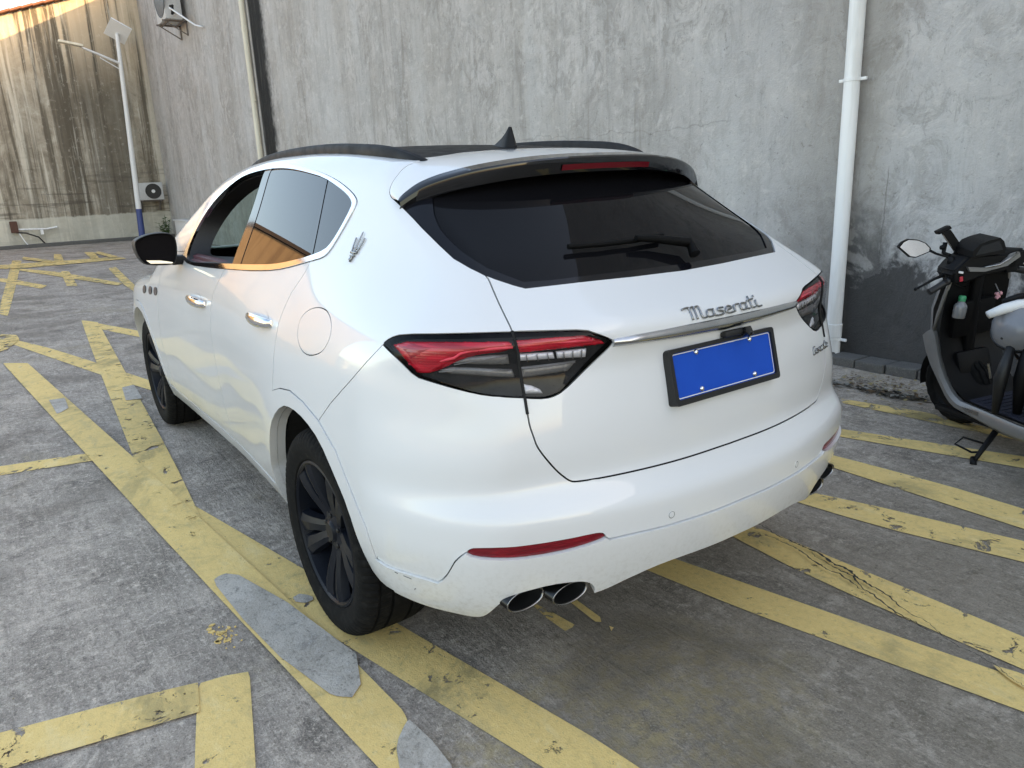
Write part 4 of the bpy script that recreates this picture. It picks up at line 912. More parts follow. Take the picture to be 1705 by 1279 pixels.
for sgn in(1,-1):
    mir=np.array([1,sgn,1.]); V,NN,Fq,cc=lampg; ff=Fq if sgn==1 else [f[::-1] for f in Fq]
    hs=mobj('tail_lamp',V*mir,ff,M['housing'],CAR,normals=NN*mir)
    V,NN,Fq,cc=panel_geo(['tail_lamp'],off=.0,gap=.0035,depth=.003)
    lens=mobj('lamp_lens',V*mir,Fq if sgn==1 else [f[::-1] for f in Fq],M['clear'],hs,normals=NN*mir)
    m_=sgn<0
    def pp(nm,k,off,mat,th): return patch(nm,T[k],off,mat,hs,th,m_)
    pp('red_light','red_o',-.010,M['red'],.015); pp('red_light','red_i',-.010,M['red'],.015)
    pp('red_light','tri',-.0080,M['redhigh'],.006)
    # light guides: bright ridges inside the red bar
    def ridge(k,i0,i1,s0,s1):
        pass
    pp('reverse_light','clear3',-.014,M['lampsilver'],.012); pp('reverse_light','clear4',-.014,M['lampsilver'],.012)
    for k in('clear1','clear2','clear5'): pp('turn_light',k,-.016,M['lampgrey'],.010)
    pp('turn_light','clear6',-.018,M['lampsilver'],.006)
    # black split line between the wing lamp and the tailgate lamp
    b=MB(); q=on_surface(T['tgseam'][5:12]*1.0,.0015)*mir; b.tube(q,.0042,8); b.build('lamp_split',M['gap'],hs)
    # white lamp ridge lines
    b=MB()
    ro=T['red_o']; 
    def strip(pts,off,r):
        q=on_surface(smooth(pts,1,False),off)*mir; b.tube(q,r,6)
    strip(np.array([ro[3]*.55+ro[7]*.45,ro[4]*.55+ro[6]*.45]),-.008,.004); strip(np.array([ro[12]*.7+ro[0]*.3,ro[9],ro[8]*.8+ro[3]*.2,ro[7]*.8+ro[4]*.2,ro[6]*.8+ro[4]*.2]),-.0085,.004)
    strip(np.array([T['red_i'][0]*.55+T['red_i'][8]*.45,T['red_i'][3]*.7+T['red_i'][6]*.3]),-.008,.004)
    b.build('light_guide',M['guide'],hs,smooth=True)
    b=MB()
    for k,i0,i1 in(('clear1',0,4),('clear2',0,4),('clear5',0,3)):
        q=on_surface(smooth(np.array([T[k][0]*.9+T[k][-1]*.1,T[k][len(T[k])//2]*.9+T[k][len(T[k])//2-1]*.1]),1,False),-.009)*mir; b.tube(q,.0016,6)
    for f in(.2,.5,.8):
        for k in('clear3','clear4'):
            a_=T[k][0]*(1-f)+T[k][1]*f; c_=T[k][3]*(1-f)+T[k][2]*f; b.tube(on_surface(np.array([a_,c_]),-.010)*mir,.0016,6)
    o_=b.build('lamp_rib',M['lampgrey'],hs,smooth=True); o_['kind']='stuff'
# chrome strip over the plate
def chrome_strip():
    a=T['chrome_top'];b_=T['chrome_bot']
    y=np.linspace(.400,0,24); up_=np.stack([np.interp(y,a[::-1,1],a[::-1,0]),y,np.interp(y,a[::-1,1],a[::-1,2])],1); dn=np.stack([np.interp(y,b_[::-1,1],b_[::-1,0]),y,np.interp(y,b_[::-1,1],b_[::-1,2])],1)
    def full(A): return np.vstack([A,(A[:-1]*[1,-1,1])[::-1]])
    U=full(up_);D=full(dn); U[:,2]+=.002; D[:,2]-=.006; n=len(U)
    e=np.minimum(1,(1-np.abs(U[:,1])/.402)*8)[:,None]
    pr=[U+[.010,0,.004],U-np.c_[.006+.010*e,0*e,-.0*e],(U+D)/2-np.c_[.007+.016*e,0*e,0*e],D-np.c_[.002+.006*e,0*e,0*e],D+[.012,0,-.002]]
    V=np.vstack(pr); Fc=[(k*n+i,k*n+i+1,(k+1)*n+i+1,(k+1)*n+i) for k in range(4) for i in range(n-1)]
    o=mobj('chrome_strip',V,[f[::-1] for f in Fc],M['strip'],tg); o.data.polygons.foreach_set('use_smooth',[True]*len(o.data.polygons))
M['strip']=simple('satin_chrome',(.50,.51,.52),.22,1.0)
chrome_strip()
# spoiler
def spoiler():
    ysz=np.array([0,.10,.20,.31,.40,.47,.55,.60,.64,.662]); zB=pchip(ysz,[1.568,1.5675,1.565,1.558,1.548,1.537,1.517,1.499,1.474,1.458])
    xB=lambda y:-.395+.20*(y/.65)**2.3
    qs=smooth(T['qseam'],2,False); A0=top((.06,0.),(.058,.10),(.05,.18),(.03,.29),(.0,.37),(-.015,.42),(-.01,.47)); 
    Ap=np.vstack([A0,qs[3:]]); sl=np.r_[0,np.cumsum(np.linalg.norm(np.diff(Ap,axis=0),axis=1))]
    n=44; s=np.linspace(0,1,n); A=np.stack([np.interp(s,sl/sl[-1],Ap[:,k]) for k in range(3)],1)
    yb=.664*np.sin(s*PI/2*.98)/math.sin(PI/2*.98); B=np.stack([xB(yb),yb,zB(yb)],1)
    m=14; rows=[]
    for j in range(m+1):
        t_=j/m; P=A*(1-t_)+B*t_; crown=.010*math.sin(PI*t_)*(1-s**3); P[:,2]+=crown; rows.append(P)
    def full(P): return np.vstack([P[::-1],(P[1:]*[1,-1,1])])
    G=np.array([full(P) for P in rows]); w=G.shape[1]
    Nrm=np.zeros_like(G); du=np.gradient(G,axis=1);dv=np.gradient(G,axis=0); Nrm=np.cross(du,dv); Nrm/=np.maximum(np.linalg.norm(Nrm,axis=2,keepdims=True),1e-9); Nrm*=np.sign(Nrm[...,2:3]+1e-9)
    kb=m-2       # white up to here, black band behind it
    Vw=G[:kb+1].reshape(-1,3);Nw=Nrm[:kb+1].reshape(-1,3)
    Fc=[(i*w+j,i*w+j+1,(i+1)*w+j+1,(i+1)*w+j) for i in range(kb) for j in range(w-1)]
    def orient(V,Fc):
        f=Fc[w//2]; nn=np.cross(V[f[1]]-V[f[0]],V[f[2]]-V[f[0]]); return Fc if nn[2]>0 else [q[::-1] for q in Fc]
    sp=mobj('spoiler',Vw,orient(Vw,Fc),M['paint'],CAR,normals=Nw)
    # black trailing lip: top band, rounded edge, underside
    lipend=np.abs(np.linspace(-1,1,w))
    T0=G[kb]; T1=G[m].copy(); hgt=(.050-.020*lipend**4)
    prof=[T0,G[m-1],T1,T1+np.c_[-.006+0*hgt,0*hgt,-.005+0*hgt],T1+np.c_[-.007+0*hgt,0*hgt,-.018+0*hgt],T1+np.c_[.004+0*hgt,0*hgt,-hgt],]
    for t_ in(.35,.7,1.0):
        Q=T1+np.c_[.010+.20*t_*(1-.75*lipend**3),-.0*hgt,-hgt-.02*t_*(1-lipend**2)]; prof.append(Q)
    V=np.vstack(prof); k=len(prof); Fc=[(i*w+j,i*w+j+1,(i+1)*w+j+1,(i+1)*w+j) for i in range(k-1) for j in range(w-1)]
    Fc=orient(V,Fc)
    lip=MB().add(V,Fc).build('spoiler_lip',M['gloss'],sp,angle=28)
    ys=np.linspace(-.19,.19,17); 
    a=np.stack([xB(np.abs(ys))-.0058,ys,zB(np.abs(ys))-.024],1); b=a+[0.006,0,-.017]; a2=a+[.012,0,0];b2=b+[.012,0,0]
    V=np.vstack([a,b,a2,b2]); n_=17; Fc=[(i,i+1,n_+i+1,n_+i) for i in range(16)]+[(i,2*n_+i,2*n_+i+1,i+1) for i in range(16)]+[(n_+i,n_+i+1,3*n_+i+1,3*n_+i) for i in range(16)]
    V[:34]-=[.0045,0,0]
    mobj('brake_light',V,Fc,M['brake'],sp)
spoiler()
# roof rails, antenna, wiper
rp=[(-.075,.485,1.567),(-.04,.50,1.590),(.055,.515,1.618),(.18,.525,1.638),(.35,.53,1.651),(.52,.53,1.662),(.75,.53,1.670),(1.1,.53,1.672),(1.40,.53,1.661),(1.62,.525,1.638),(1.75,.52,1.605),(1.80,.515,1.585)]
M['gloss2']=simple('satin_black',(.010,.010,.011),.55,ior=1.3)
for sgn in(1,-1):
    q=smooth(np.array(rp)*[1,sgn,1],2,False); V=[];K=8
    for p in q:
        zr=float(Ztop(np.array(p[0]),np.array(p[1]))); lo=min(zr-.012,p[2]-.006); h=p[2]
        for dy,zz_ in((-.017,lo),(-.016,h-.010),(-.011,h-.002),(0,h),(.011,h-.003),(.017,h-.012),(.020,lo+.25*(h-lo)),(.020,lo)): V.append((p[0],p[1]+dy*sgn,zz_))
    n=len(q); Fc=[(i*K+j,i*K+(j+1)%K,(i+1)*K+(j+1)%K,(i+1)*K+j) for i in range(n-1) for j in range(K)]+[tuple(range(K)),tuple((n-1)*K+j for j in range(K))]
    MB().add(V,Fc).build('roof_rail',M['gloss2'],CAR,angle=35)
def antenna():
    prof=[(.285,1.622,1.628),(.25,1.622,1.640),(.21,1.621,1.657),(.18,1.62,1.676),(.160,1.619,1.695),(.150,1.619,1.694),(.143,1.618,1.668),(.135,1.618,1.645),(.125,1.617,1.628)]
    V=[];K=6
    for i,(x,lo,h) in enumerate(prof):
        w0=.030*math.sin(PI*min(1,(i+.6)/8.6))+.004
        for fy,fz in((-1,0),(-.75,.25),(-.12,1),(.12,1),(.75,.25),(1,0)): V.append((x,w0*fy,lo-.008+(h-lo+.008)*fz))
    n=len(prof); Fc=[(i*K+j,i*K+j+1,(i+1)*K+j+1,(i+1)*K+j) for i in range(n-1) for j in range(K-1)]+[tuple(range(K)),tuple((n-1)*K+j for j in range(K))]
    MB().add(V,Fc).build('roof_antenna',M['gloss2'],CAR,angle=40)
antenna()
def wiper():
    base=np.array([[-.690,-.076,1.238],[-.655,-.085,1.272],[-.622,.03,1.290],[-.612,.10,1.298]]); q=on_surface(base,.024)
    b=MB(); b.tube(q,[.018,.016,.012,.009],10); wp=b.build('rear_wiper',M['wiper'],tg,angle=50)
    q=on_surface(np.array([[-.583,.335,1.300],[-.60,.22,1.298],[-.607,.10,1.299],[-.603,-.03,1.305]]),.012); b=MB(); b.tube(q,.008,8); b.build('wiper_blade',M['wiper'],wp)
wiper()
# plate, badges, exhausts, sensors, handles, mirrors, wheels, cabin
def plate():
    tl=.2375; R=Matrix.Rotation(-PI/2,3,'Z')     # local: x -> right seen from behind
    # plate frame axes: u to viewer's right (-y), v up along the plate, n outward (rear)
    u=Vector((0,-1,0)); v=Vector((math.sin(tl),0,math.cos(tl))); n=Vector((-math.cos(tl),0,math.sin(tl))); c=Vector((-.8904,0,.9515))+n*.006
    Mx=lambda a,b,d:c+u*a+v*b+n*d
    def rr(w,h,r,k=5):
        o=[]
        for cx,cy,a0 in((w/2-r,h/2-r,0),(-w/2+r,h/2-r,PI/2),(-w/2+r,-h/2+r,PI),(w/2-r,-h/2+r,1.5*PI)):
            for i in range(k+1): a=a0+PI/2*i/k; o.append((cx+r*math.cos(a),cy+r*math.sin(a)))
        return o
    b=MB(); o_=rr(.462,.160,.010); i_=rr(.436,.132,.008); n_=len(o_)
    V=[Mx(x,y-.002,-.022) for x,y in o_]+[Mx(x,y-.002,.010) for x,y in o_]+[Mx(x,y,.010) for x,y in i_]+[Mx(x,y,-.002) for x,y in i_]
    b.add(V,[(k*n_+i,k*n_+(i+1)%n_,(k+1)*n_+(i+1)%n_,(k+1)*n_+i) for k in range(3) for i in range(n_)]+[tuple(range(n_))])
    fr=b.build('plate_frame',M['black'],tg,angle=40)
    b=MB(); b.prism(rr(.440,.136,.008),lambda x,y:Mx(x,y,-.002),lambda x,y:Mx(x,y,.0025)); pl=b.build('licence_plate',M['plate'],tg,angle=40)
    b=MB(); A=rr(.430,.127,.007);B=rr(.4245,.1215,.006); n_=len(A); b.add([Mx(x,y,.0031) for x,y in A]+[Mx(x,y,.0031) for x,y in B],[(i,(i+1)%n_,n_+(i+1)%n_,n_+i) for i in range(n_)]); b.build('plate_border',M['white'],pl)
    for x,y in((-.118,.056),(.118,.056),(.118,-.050),(-.118,-.050)):
        b=MB(); b.lathe([(.0005,.0085),(.004,.008),(.0075,.005),(.008,.0)],14,Matrix.Translation(Mx(x,y,.003))@n.to_track_quat('Z','Y').to_matrix().to_4x4()); b.build('plate_screw',M['chrome'],pl,smooth=True)
    # handle recess and camera above the plate
    b=MB(); b.box((-.893,-.045,1.042),(.026,.11,.020),Matrix.Rotation(.25,3,'Y'),bev=.010); b.build('tailgate_handle',M['black'],tg,angle=40)
    b=MB(); b.box((-.908,-.078,1.042),(.026,.030,.028),Matrix.Rotation(.5,3,'Y'),bev=.007); b.lathe([(.0005,.004),(.007,.003),(.009,-.004)],14,Matrix.Translation((-.921,-.078,1.036))@Matrix.Rotation(-PI/2-.3,4,'Y')); b.build('reversing_camera',M['gloss'],tg,angle=40)
plate()
# lettering: strokes as thin chrome tubes laid on the panel
GLY={'M':[[(-.35,.92),(.1,1),(.22,.98),(.18,0)],[(.20,.9),(.5,1),(.56,.95),(.52,0)],[(.55,.9),(.85,1),(.95,.95),(.90,.1),(1.05,0),(1.25,.05)]],
'a':[[(.62,.55),(.2,.58),(.05,.45),(.05,.1),(.2,0),(.55,.05),(.6,.2)],[(.62,.6),(.6,.1),(.72,0),(.85,.03)]],
's':[[(.6,.55),(.15,.58),(.12,.38),(.5,.28),(.58,.08),(.4,0),(-.05,.0)]],
'e':[[(.05,.28),(.55,.32),(.6,.5),(.35,.6),(.08,.45),(.05,.12),(.25,0),(.75,.04)]],
'r':[[(.08,.58),(.08,0)],[(.08,.4),(.25,.58),(.55,.58)]],
't':[[(.25,1.0),(.2,.1),(.35,0),(.55,.04)],[(-.05,.68),(.55,.72)]],
'i':[[(.15,.6),(.13,.1),(.28,0),(.6,.03)],[(.17,.85),(.17,.98)]],
'L':[[(.5,.95),(.3,1.0),(.12,.85),(.18,.1),(.05,0),(.75,.05)]],
'v':[[(.0,.6),(.2,.0),(.5,.6)]],'n':[[(.08,.6),(.08,0)],[(.08,.42),(.3,.6),(.5,.52),(.52,.08),(.7,0)]]}
ADV={'M':1.28,'a':.86,'s':.70,'e':.76,'r':.58,'t':.58,'i':.58,'L':.72,'v':.52,'n':.74}
def lettering(name,word,cx,cz,height,width,mat,yaw_side,slant=.12,r=.003,off=.003,under=True):
    tot=sum(ADV[c] for c in word); sc=width/tot; b=MB(); x=-width/2
    for ch in word:
        for st in GLY[ch]:
            q=[]
            for a,c in st:
                uu=x+a*sc+slant*c*height; vv=(c-.4)*height; q.append((cx-uu,cz+vv))
            P=rear(*[(y,z) for y,z in q]); P=smooth(P,1,False); P=on_surface(P,off)
            b.tube(P,r,6)
        x+=ADV[ch]*sc
    return b.build(name,mat,tg,smooth=True)
# word across the tailgate, small word low on the right
lettering('tailgate_lettering','Maserati',-.020,1.1135,.030,.315,M['badge'],0,off=.004)
lettering('model_lettering','Levante',-.595,.893,.026,.150,M['badge'],0,r=.0026)
def emblem():
    e=np.array([(-.044,.777,1.278),(-.024,.759,1.309),(-.03,.727,1.363),(-.006,.745,1.337),(-.068,.737,1.337),(-.064,.753,1.31),(-.048,.765,1.295)])
    for sgn in(1,-1):
        b=MB(); c=np.array([-.043,0,1.310])
        def st(pts,r):
            # local coords: a along car (rearwards positive), h up
            P=side(*[(c[0]-a,c[2]+h) for a,h in pts]); P=on_surface(smooth(P,1,False),.004)*[1,sgn,1]; b.tube(P,r,8)
        st([(.003,-.038),(.005,.052)],[.0035,.003,.003,.0015]); st([(-.012,-.010),(-.020,.012),(-.022,.034)],.0025); st([(.016,-.010),(.026,.014),(.028,.034)],.0025)
        st([(-.014,-.010),(.018,-.010)],.005); st([(-.012,.002),(.018,.002)],.0025); st([(-.011,-.020),(.014,-.020)],.003); st([(.003,-.024),(.000,-.034)],.006)
        b.build('pillar_emblem',M['badge'],quarter[0 if sgn>0 else 1],smooth=True)
emblem()
for sgn in(1,-1):
    for y,z,xe in((.692,.398,-.812),(.566,.388,-.850)):
        b=MB(); prof=[(1.0,xe),(.94,xe-.002),(.90,xe+.005),(.90,-.62),(.02,-.60)]; V=[];n=36
        for k in range(n):
            w=2*PI*k/n
            for s,x in [(1.0,-.56)]+prof: V.append((x-.0*math.sin(w),sgn*(y+.064*s*math.cos(w)),z+.031*s*math.sin(w)+.0*x))
        K=6; Fc=[(k*K+j,k*K+j+1,((k+1)%n)*K+j+1,((k+1)%n)*K+j) for k in range(n) for j in range(K-1)]
        mi=[]; 
        for k in range(n): mi+=[0,2,2,1,1]
        o=mobj('exhaust_tip',V,Fc,None,lbp,smooth=True,mats=[M['darksteel'],M['sootsteel'],M['steel']],mi=mi)
    # dark cavity behind the tips
    b=MB(); b.box((-.50,sgn*.62,.45),(.20,.42,.14),bev=.03); b.build('exhaust_box',M['gap'],CAR)
for P in((-.841,.696,.605),(-.962,.287,.581)):
    for sgn in(1,-1):
        p=on_surface(np.array([P]),.0)[0]; n=normal(np.array([P]))[0]; mtx=Matrix.Translation(Vector((p[0],sgn*p[1],p[2])))@Vector((n[0],sgn*n[1],n[2])).to_track_quat('Z','Y').to_matrix().to_4x4()
        b=MB(); b.lathe([(.0005,.0015),(.0085,.0012),(.0090,.0004),(.0098,.0004),(.0104,.0014),(.0112,.0)],24,mtx,0)
        o=b.build('parking_sensor',M['paint'],CAR); b=MB(); b.lathe([(.0090,.0012),(.0102,.0012)],24,mtx); b.build('sensor_ring',M['black'],o)
def handle(x0,x1,z,door,sgn):
    b=MB(); n=14; V=[];K=10
    for i in range(n+1):
        s=i/n; x=x0+(x1-x0)*s; P=side((x,z+.004*(s-.5)))[0]; out=.008+.034*math.sin(PI*min(1,max(0,s)))**.55; h=.014+.010*math.sin(PI*s)**.6
        for k in range(K):
            w=2*PI*k/K; V.append((x,sgn*(P[1]+out*.62+.014*math.cos(w)*(1 if 0<s<1 else .5)),z+h*math.sin(w)))
    Fc=[(i*K+k,i*K+(k+1)%K,(i+1)*K+(k+1)%K,(i+1)*K+k) for i in range(n) for k in range(K)]+[tuple(range(K)),tuple(n*K+k for k in range(K))]
    o=b.add(V,Fc).build('door_handle',M['chrome'],door,angle=60)
    P=side(((x0+x1)/2,z))[0]; b=MB(); c=[((x0+x1)/2+.075*math.cos(w),z+.036*math.sin(w)) for w in np.linspace(0,2*PI,28,endpoint=False)]
    Q=on_surface(side(*c),.0012)*[1,sgn,1]; 
    mobj('handle_cup',Q,[tuple(range(28)) if sgn<0 else tuple(range(28))[::-1]],M['paint'],door)
for sgn,i in((1,0),(-1,1)):
    handle(1.61,1.30,1.008,fdoor[i],sgn); handle(.605,.355,1.043,rdoor[i],sgn)
    for x,z in((2.82,.933),(2.63,.945),(2.47,.955)):
        c=[(x+.048*math.cos(w)-.01*math.sin(w),z+.026*math.sin(w)) for w in np.linspace(0,2*PI,16,endpoint=False)]; Q=on_surface(side(*c),.004); Q2=on_surface(side(*c),-.004)
        V=np.vstack([Q,Q2])*[1,sgn,1]; MB().add(V,[tuple(range(16))]+[(k,(k+1)%16,16+(k+1)%16,16+k) for k in range(16)]).build('fender_vent',M['gloss'],CAR,angle=30)
def mirrors():
    out=[(1.108,1.279),(1.092,1.294),(1.043,1.312),(.984,1.317),(.935,1.309),(.918,1.294),(.912,1.266),(.916,1.208),(.930,1.160),(.954,1.150),(1.067,1.160),(1.089,1.180),(1.102,1.210),(1.110,1.245)]
    c=np.array([1.012,1.232])
    for sgn,i in((1,0),(-1,1)):
        o=smooth(np.c_[np.zeros(len(out)),np.array(out)],2)[:,1:]; n=len(o); V=[]
        rows=[(1.90,.90),(1.855,.965),(1.83,.985),(1.84,1.0),(1.87,1.02),(1.93,.98),(1.98,.85),(2.01,.6),(2.02,.25)]
        # rim facing the rear, then the housing bulging forwards
        rows=[(1.848,.93),(1.832,.96),(1.832,.985),(1.842,1.0),(1.88,1.015),(1.93,.97),(1.97,.85),(2.0,.6),(2.01,.2)]
        for x,s in rows:
            for p in o: q=c+(p-c)*s; V.append((x,sgn*q[0],q[1]))
        Fc=[(k*n+j,k*n+(j+1)%n,(k+1)*n+(j+1)%n,(k+1)*n+j) for k in range(len(rows)-1) for j in range(n)]+[tuple((len(rows)-1)*n+j for j in range(n))]
        h=MB().add(V,Fc).build('side_mirror',M['black'],fdoor[i],angle=40)
        g=[(1.849,sgn*(c+(p-c)*.94)[0],(c+(p-c)*.94)[1]) for p in o]; mobj('mirror_glass',g,[tuple(range(n)) if sgn<0 else tuple(range(n))[::-1]],M['mirrorg'],h)
        b=MB(); b.box((1.90,sgn*.895,1.170),(.10,.11,.045),bev=.012); b.build('mirror_arm',M['gloss2'],h,angle=40)
        b=MB(); b.prism([(1.068,1.186),(1.005,1.180),(.946,1.166),(.95,1.160),(1.05,1.168)],lambda y,z:(1.831,sgn*y,z),lambda y,z:(1.840,sgn*y,z)); b.build('mirror_trim',M['chrome'],h)
M['mirrorg']=simple('mirror_dark',(.006,.005,.006),.5,ior=1.15)
mirrors()
# wheels -----------------------------------------------------------
def wheel(parent,x,y,sgn,rot):
    R=.366; w=.27
    e=Matrix.Translation((x,y,R))@(Matrix.Rotation(-PI/2*sgn,4,'X'))@Matrix.Rotation(rot,4,'Z')   # local z points outwards
    hw=w/2
    # tyre with blocks cut into its shoulders
    prof=[(.250,hw-.030),(.262,hw-.012),(.290,hw-.003),(.318,hw),(.336,hw-.005),(.350,hw-.016),(.359,hw-.030),(.3635,hw-.045),(.3635,hw-.046),(.356,hw-.047),(.356,hw-.055),(.365,hw-.056),(.366,hw-.088),(.3665,hw-.090),(.357,hw-.091),(.357,hw-.101),(.3665,hw-.102),(.3665,-.03),(.357,-.031),(.357,-.041),(.3665,-.042),(.365,-.075),(.357,-.076),(.357,-.086),(.3635,-.087),(.359,-hw+.03),(.35,-hw+.016),(.318,-hw),(.262,-hw+.012),(.25,-hw+.03)]
    b=MB(); n=320; K=len(prof); V=[]
    for k in range(n):
        a=2*PI*k/n; cut=(k%4==0)
        for j,(r,h) in enumerate(prof):
            rr=r
            if cut and (4<=j<=8 or 23<=j<=26): rr-=.0045
            if cut and j in(11,12): rr-=.003
            V.append(Vector((rr*math.cos(a),rr*math.sin(a),h)))
    Fc=[(k*K+j,((k+1)%n)*K+j,((k+1)%n)*K+j+1,k*K+j+1) for k in range(n) for j in range(K-1)]
    ww=MB().add([e@v for v in V],Fc).build('wheel',M['tyre'],parent,angle=24)
    # rim barrel and lip
    b=MB(); b.lathe([(.256,hw-.026),(.256,hw-.016),(.248,hw-.013),(.241,hw-.020),(.236,hw-.045),(.226,hw-.09),(.220,-.02),(.220,-hw+.05)],72,e); b.build('rim',M['rim'],ww,angle=30)
    for s in range(5):
        a0=2*PI*s/5
        for t_ in(-1,1):
            # twin spoke: broad facetted blade, narrowing to the rim
            def blade(ri,wi,zi,ai): return (ri,ai,wi,zi)
            st=[(.045,t_*.22,.027,hw-.058),(.095,t_*.215,.026,hw-.046),(.150,t_*.205,.030,hw-.032),(.205,t_*.195,.037,hw-.023),(.243,t_*.19,.046,hw-.022)]
            V=[]
            for r,da,wd,h in st:
                a=a0+da*(1.0 if r>.06 else 1.6); er=Vector((math.cos(a),math.sin(a),0)); et=Vector((-math.sin(a),math.cos(a),0)); p=er*r
                V+= [p+et*(-wd)+Vector((0,0,h-.030)),p+et*(-wd*.80)+Vector((0,0,h-.003)),p+et*(t_*wd*.15)+Vector((0,0,h+.005)),p+et*(wd*.80)+Vector((0,0,h-.003)),p+et*wd+Vector((0,0,h-.030))]
            K=5; Fc=[(i*K+j,i*K+(j+1)%K,(i+1)*K+(j+1)%K,(i+1)*K+j) for i in range(len(st)-1) for j in range(K)]+[tuple(range(K))]
            MB().add([e@v for v in V],Fc).build('spoke',M['rim'],ww,angle=20)
    b=MB(); b.lathe([(.075,hw-.085),(.072,hw-.052),(.040,hw-.046),(.036,hw-.040),(.030,hw-.036),(.0005,hw-.035)],40,e); b.build('hub',M['rim'],ww,angle=30)
    for s in range(5):
        a=2*PI*(s+.5)/5; b=MB(); b.lathe([(.009,hw-.07),(.009,hw-.046),(.006,hw-.043),(.0005,hw-.043)],8,e@Matrix.Translation((.056*math.cos(a),.056*math.sin(a),0))); b.build('lug_nut',M['disc'],ww)
    b=MB(); b.lathe([(.06,.0),(.178,.0),(.178,-.026),(.06,-.026)],56,e,close=True); b.build('brake_disc',M['disc'],ww,angle=40)
    b=MB(); V=[]; 
    for k in range(9):
        a=PI*.80+k*.085-rot
        for r,h in((.115,.035),(.19,.035),(.19,-.05),(.115,-.05)): V.append(e@Vector((r*math.cos(a),r*math.sin(a),h)))
    MB().add(V,[(k*4+j,k*4+(j+1)%4,(k+1)*4+(j+1)%4,(k+1)*4+j) for k in range(8) for j in range(4)]+[(0,1,2,3),(32,33,34,35)]).build('brake_caliper',M['sootsteel'],ww)
for sgn in(1,-1):
    wheel(CAR,0,sgn*(.972-.135),sgn,.37); wheel(CAR,3.004,sgn*(.948-.135),sgn,1.1)
# wheel-arch liners, floor pan, cabin
for xc in(.05,3.06):
    for sgn in(1,-1):
        b=MB(); n=28; V=[]
        for k in range(n+1):
            a=.16+(PI-.32)*k/n
            for y in(.905,.88,.60): V.append((xc+.452*math.cos(a),sgn*y,.368+.452*math.sin(a)))
        Fc=[(k*3+j,k*3+j+1,(k+1)*3+j+1,(k+1)*3+j) for k in range(n) for j in range(2)]; Fc+=[tuple(k*3+2 for k in range(n+1))]
        b.add(V,Fc).build('arch_liner',M['black'],CAR)
b=MB(); b.box((1.5,0,.33),(1.95,1.72,.06)); b.box((-.50,0,.50),(.62,1.1,.08)); b.box((3.2,0,.4),(1.1,1.1,.2)); b.box((1.6,0,.26),(3.0,.16,.10)); b.box((0.02,0,.34),(.18,1.4,.10)); b.build('floor_pan',M['gap'],CAR)
def cabin():
    e=empty('cabin'); e.parent=CAR
    b=MB(); b.box((2.12,0,.98),(.46,1.50,.26),bev=.06); b.box((1.4,0,.72),(1.2,.26,.26),bev=.04); b.build('dashboard',M['trim'],e)
    for y in(.40,-.40):
        b=MB(); b.box((1.42,y,.68),(.52,.50,.18),bev=.06); b.box((1.10,y,1.00),(.16,.50,.64),Matrix.Rotation(-.22,3,'Y'),bev=.06); b.box((.98,y,1.36),(.10,.26,.18),Matrix.Rotation(-.15,3,'Y'),bev=.04); b.build('seat',M['maroon'],e,angle=40)
    b=MB(); b.box((.18,0,.68),(.5,1.3,.18),bev=.06); b.box((-.10,0,1.0),(.16,1.3,.6),Matrix.Rotation(-.25,3,'Y'),bev=.06); b.build('rear_bench',M['maroon'],e,angle=40)
    for sgn in(1,-1):
        b=MB(); b.box((1.65,sgn*.83,1.0),(1.3,.06,.40),bev=.025); b.box((1.65,sgn*.825,1.165),(1.3,.10,.03),bev=.012); b.build('door_card',M['maroon'],e,angle=40)
    b=MB(); V=[]
    R=Matrix.Translation((1.80,.40,1.03))@Matrix.Rotation(-1.15,4,'Y'); b.lathe([(.170,.012),(.185,.0),(.170,-.012),(.158,.0)],40,R,close=True); b.box((1.80,.40,1.03),(.05,.30,.05),Matrix.Rotation(-1.15,3,'Y')); b.build('steering_wheel',M['trim'],e,angle=40)
cabin()
# thick inner frame of the open front window
for sgn in(1,-1):
    P=densify(fwin,.02); Nn=normal(P); A=P-.006*Nn; c=P.mean(0)
    B=A.copy(); B[:,1]-=.10; B[:,0]+= (c[0]-B[:,0])*.06; B[:,2]+=(c[2]-B[:,2])*.13; n=len(A)
    V=np.vstack([A,B])*[1,sgn,1]; MB().add(V,[(k,(k+1)%n,n+(k+1)%n,n+k) for k in range(n)]).build('window_frame',M['trim'],fdoor[0 if sgn>0 else 1],smooth=True)

# scuffs low on the bumper corner
b=MB()
for (x0,z0,x1,z1) in((-.53,.452,-.540,.4505),(-.56,.450,-.585,.447),(-.47,.475,-.474,.484),(-.575,.404,-.581,.411)):
    P=on_surface(smooth(side((x0,z0),((x0+x1)/2+.002,(z0+z1)/2+.001),(x1,z1)),1,False),.0078); b.tube(P,.0008,5)
o=b.build('scuff_mark',M['grille'],lbp); o['kind']='stuff'

